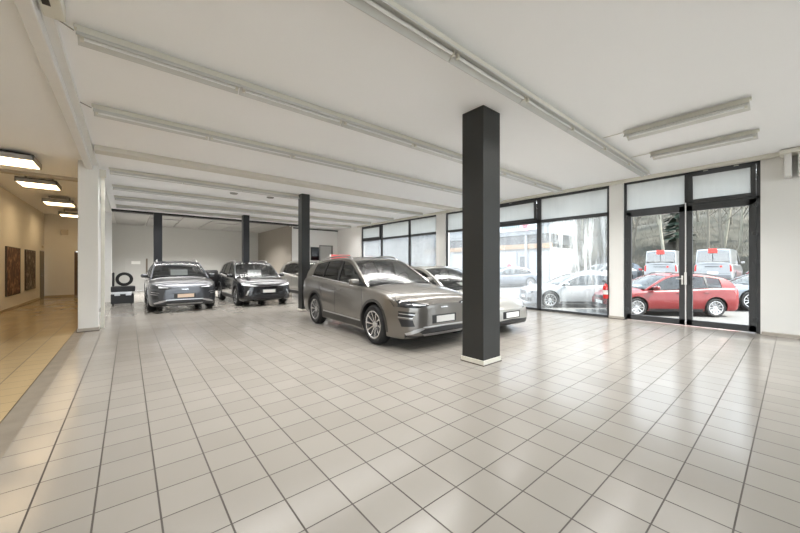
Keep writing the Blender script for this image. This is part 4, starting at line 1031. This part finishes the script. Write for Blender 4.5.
def van(x, y, rz, label):
    v = build_car('van', 'van', P_CWHITE, (x, y), rz, label, 'van', 'white vans parked outside', VAN, z0=zg(x), glass_side=M_VGLASS)
    v.scale = (1, 1, 1.17)
    bm = BM(); box(bm, -2.60, -2.555, -.22, .22, 1.74, 1.98, .01); newobj('roof_sign', bm, mat('van_sign_red', (.75, .05, .04), .5), v)
    bm = BM(); tube(bm, [(-2.56, 0, 1.72), (-2.575, 0, 1.3)], .014, 5); newobj('rear_wiper', bm, M_BLACK, v, True)
    bm = BM(); box(bm, -2.585, -2.565, -.45, -.35, .93, 1.03); newobj('emblem', bm, mat('van_sign_red', (.75, .05, .04), .5), v)
    bm = BM()
    for i in range(9): box(bm, -2.583, -2.568, -.28+i*.075, -.28+i*.075+.05, .95, 1.0)
    newobj('lettering', bm, mat('lettering_grey', (.1, .1, .11), .5), v)
    return v
van(32.3, 3.3, math.radians(-2), 'white van seen from behind, right one of two with a small red sign')
van(31.4, 6.15, math.radians(4), 'white van seen from behind, left one of two with a small red sign')
build_car('sedan', 'sedan', P_CWHITE, (30.0, 9.9), math.radians(150), 'distant white car parked left of the white vans', 'car', None, SEAL, z0=zg(30), glass_side=M_CGLASSX)
build_car('wagon', 'station_wagon', P_DKGREY, (34.6, 10.5), math.radians(100), 'distant grey wagon beyond the left white van', 'car', None, WAGON, z0=zg(34.6), glass_side=M_CGLASSX)
build_car('wagon', 'station_wagon', P_RED, (34.5, .1), math.radians(70), 'distant red car at the right end of the car park', 'car', None, WAGON, z0=zg(34.5), glass_side=M_CGLASSX)
build_car('sedan', 'sedan', P_DKGREY, (21.5, 13.6), math.radians(150), 'dark car parked before the white garages', 'car', None, SEAL, z0=zg(21.5), glass_side=M_CGLASSX)

# garage building with sign
M_FAC = mat('facade_white', (.36, .36, .36), .7, noise=.03)
M_GAR = mat('garage_door_white', (.42, .43, .43), .5)
M_DKW = mat('dark_window', (.05, .055, .06), .15)
M_ROOF = mat('fascia_grey', (.2, .21, .215), .6)
b = empty('garage_building', (26, 18, zg(26)), 0, 'low white garage building with wooden band and sign fascia across the car park', 'building')
def bpart(nm, m, q, par=b, bev=0):
    bm = BM(); box(bm, *q, bev); return newobj(nm, bm, m, par)
z0 = -zg(26)
bpart('wall', M_FAC, (.3, 4, -5.5, 9, -.3, z0+3.0))
bpart('wood_band', mat('wood_band', (.36, .22, .12), .6), (0, .3, -5.6, 9, z0+2.95, z0+3.35))
bpart('upper_window', M_DKW, (.25, 4, -5.4, 8.8, z0+3.35, z0+4.1))
bpart('fascia', M_ROOF, (-.2, 4.4, -5.8, 9.2, z0+4.1, z0+5.9))
for y0_, y1_ in ((-5.3, -3.7), (-2.5, -.4), (0.1, 2.2), (2.7, 4.8), (5.3, 7.4)):
    g_ = bpart('garage_door', M_GAR, (.18, .3, y0_, y1_, -.2, z0+2.7), bev=.01)
bpart('side_window', M_DKW, (.24, .31, -3.4, -2.8, z0+.8, z0+2.3))
bm = BM(); lathe(bm, [(.22, .15), (.22, .18)], 24, 'X', (0, -1.8, z0+1.45)); newobj('door_emblem', bm, mat('emblem_red', (.5, .12, .14), .5), b, True)
sg = bpart('sign_panel', mat('sign_white', (.70, .72, .72), .5), (-.3, -.2, -5.0, -.9, z0+4.5, z0+5.15))
bm = BM()
for i in range(9): box(bm, -.32, -.3, -1.35-i*.2-.13, -1.35-i*.2, z0+4.68, z0+4.95)
for i in range(5): box(bm, -.32, -.3, -4.2-i*.15-.1, -4.2-i*.15, z0+4.70, z0+4.85)
newobj('sign_lettering', bm, mat('sign_teal', (.20, .30, .32), .5), sg)
bm = BM(); box(bm, -.34, -.3, -3.9, -3.25, z0+4.45, z0+5.2, .01); sq = newobj('sign_emblem', bm, mat('emblem_pink', (.75, .35, .38), .5), sg)
bm = BM(); lathe(bm, [(.2, -.36), (.2, -.33)], 20, 'X', (0, -3.6, z0+4.85)); newobj('emblem_dot', bm, mat('emblem_red', (.5, .12, .14), .5), sq, True)
for y in (-3.55, 3.2):
    bpart('fascia_post', M_FAC, (-.15, .0, y-.08, y+.08, -.1, z0+4.1))
b2 = empty('workshop_building', (30, 46, zg(30)), 0, 'pale two storey workshop seen through the far left windows', 'building')
bpart('wall', M_FAC, (0, 14, -16, 34, -.5, 6.5), b2)
bpart('roof', M_ROOF, (-.4, 14.4, -16.4, 34.4, 6.5, 6.9), b2)
for i in range(12):
    y = -14+i*4
    f = bpart('window', M_DKW, (-.03, .02, y, y+1.6, 3.9, 5.2), b2); 
    bpart('window', M_DKW, (-.03, .02, y+.4, y+1.5, 1.2, 2.3), b2)
# hillside with bare woodland
def hill(x, y): return zg(36)+max(0, x-37)*.42+1.2*math.sin(y*.13)+.6*math.sin(x*.5+y*.3)
mh = bpy.data.materials.new('woodland_floor'); mh.use_nodes = True
nt = mh.node_tree; bb = nt.nodes['Principled BSDF']; bb.inputs['Roughness'].default_value = .95
t_ = nt.nodes.new('ShaderNodeTexCoord'); n_ = nt.nodes.new('ShaderNodeTexNoise'); n_.inputs['Scale'].default_value = .5; n_.inputs['Detail'].default_value = 10; n_.inputs['Roughness'].default_value = .75
r_ = nt.nodes.new('ShaderNodeValToRGB'); r_.color_ramp.elements[0].position = .35; r_.color_ramp.elements[0].color = (.02, .021, .014, 1); r_.color_ramp.elements[1].position = .65; r_.color_ramp.elements[1].color = (.08, .072, .057, 1)
nt.links.new(t_.outputs['Object'], n_.inputs['Vector']); nt.links.new(n_.outputs['Fac'], r_.inputs[0]); nt.links.new(r_.outputs[0], bb.inputs['Base Color'])
rows = [[Vector((36+i*1.5, -45+j*3, hill(36+i*1.5, -45+j*3)-.3 if i else zg(36)-.4)) for j in range(33)] for i in range(24)]
o = newobj('hillside', grid_slab(rows), mh, None, True, 80); o['kind'] = 'structure'
M_BARK = mat('bark', (.22, .21, .17), .9, noise=.35, nscale=3)
M_BARK2 = mat('bark_dark', (.12, .11, .09), .9, noise=.35, nscale=3)
M_NEED = mat('evergreen_needles', (.035, .06, .04), .8, noise=.4, nscale=1.5)
M_TWIG = mat('twigs', (.10, .088, .07), .9, noise=.3, nscale=4)
def tree_meshes(seed, h):
    rnd = random.Random(seed)
    tb = BM(); tw = BM()
    def grow(bm, p, d, l, r, lev):
        pts = [p]; q = p; dd = d
        for k in range(4):
            dd = (dd+Vector((rnd.uniform(-.12, .12), rnd.uniform(-.12, .12), .04))).normalized(); q = q+dd*l/4; pts.append(q)
        tube(bm if lev < 1 else tw, pts, [r*(1-.18*k) for k in range(5)], 6 if lev < 1 else 3, False)
        if lev >= 3: return
        n = (14, 6, 4)[lev]
        for i in range(n):
            f = rnd.uniform(.22, 1) if lev == 0 else rnd.uniform(.2, 1)
            j = min(3, int(f*4)); b_ = pts[j].lerp(pts[j+1], f*4-j)
            a = rnd.uniform(0, 2*PI); sd = Vector((math.cos(a), math.sin(a), rnd.uniform(.9, 2.0))).normalized()
            grow(bm, b_, sd, l*rnd.uniform(.22, .4), r*.34, lev+1)
    grow(tb, Vector((0, 0, -.3)), Vector((0, 0, 1)), h, h*.0075+.03, 0)
    out = []
    for b_, nm, m in ((tb, 'trunk', M_BARK if seed % 2 else M_BARK2), (tw, 'branches', M_TWIG)):
        me = bpy.data.meshes.new(nm); b_.to_mesh(me); b_.free(); me.materials.append(m); me.shade_smooth(); out.append(me)
    return out
protos = [tree_meshes(s, 12+s % 3*2) for s in range(1, 6)]
def evergreen_meshes(seed, h):
    rnd = random.Random(seed); tb = BM(); tube(tb, [(0, 0, -.3), (0, 0, h)], [h*.018, .02], 6); fb = BM()
    for k in range(230):
        f = rnd.random()**.8; z = h*(.12+.86*f); R = (1-f)*h*.20+.15; a = rnd.uniform(0, 2*PI)
        for q in range(3):
            b_ = a+q*.12; p0 = Vector((0, 0, z)); p1 = Vector((math.cos(b_)*R, math.sin(b_)*R, z-R*.3)); sd = Vector((-math.sin(b_), math.cos(b_), 0))*R*.16
            m_ = p0.lerp(p1, .6)
            v = [fb.verts.new(x) for x in (p0, m_-sd, p1, m_+sd)]; fb.faces.new(v)
    out = []
    for b_, nm, m in ((tb, 'trunk', M_BARK2), (fb, 'foliage', M_NEED)):
        me = bpy.data.meshes.new(nm); b_.to_mesh(me); b_.free(); me.materials.append(m); out.append(me)
    return out
ev = [evergreen_meshes(11, 13), evergreen_meshes(12, 10)]
rnd = random.Random(5)
def plant(meshes, x, y, nm, lab, cat, grp, sc=1.0):
    t = empty(nm, (x, y, hill(x, y)), rnd.uniform(0, 6.28), lab, cat, grp); t.scale = (sc,)*3
    for me in meshes:
        o = bpy.data.objects.new(me.name, me); COL.objects.link(o); o.parent = t
k = 0
for row, (x0, n) in enumerate([(37.5, 15), (42, 17), (48, 18), (55, 18)]):
    for j in range(n):
        y = -13+j*(46/n)*(x0/44)+rnd.uniform(-1, 1); x = x0+rnd.uniform(-1.3, 1.3)
        plant(protos[rnd.randrange(5)], x, y, 'bare_tree', 'bare winter tree in the wood on the slope behind the car park', 'tree', 'bare trees on the wooded slope', rnd.uniform(.8, 1.15)); k += 1
for x, y, s_, lab in ((39, .2, .9, 'dark evergreen tree right of the white vans, above the graphite sedan'), (38.5, 17.2, 1.05, 'dark evergreen seen through the right part of the streaked window'), (41, 20.5, 1.1, 'dark evergreen behind the white sedan, left of its neighbour'), (43, 7.5, .8, 'evergreen half hidden in the bare wood behind the door leaves')):
    plant(ev[k % 2], x, y, 'evergreen_tree', lab, 'tree', None, s_); k += 1
# undergrowth along the foot of the slope
ub = BM()
for i in range(9000):
    y = rnd.uniform(-14, 34); x = 36.5+rnd.random()**1.5*22; z = hill(x, y); hgt = rnd.uniform(.25, 1.0)
    a = rnd.uniform(0, 6.28); d = Vector((math.cos(a)*.5, math.sin(a)*.5, 1)).normalized()
    p = Vector((x, y, z-.2)); s_ = Vector((rnd.uniform(-.01, .01), .012, 0))
    ub.faces.new([ub.verts.new(q) for q in (p-s_, p+s_, p+d*hgt+s_*.3, p+d*hgt-s_*.3)])
o = newobj('undergrowth', ub, M_TWIG); o['kind'] = 'stuff'; o['label'] = 'tangled brown undergrowth at the foot of the wooded slope'; o['category'] = 'bushes'
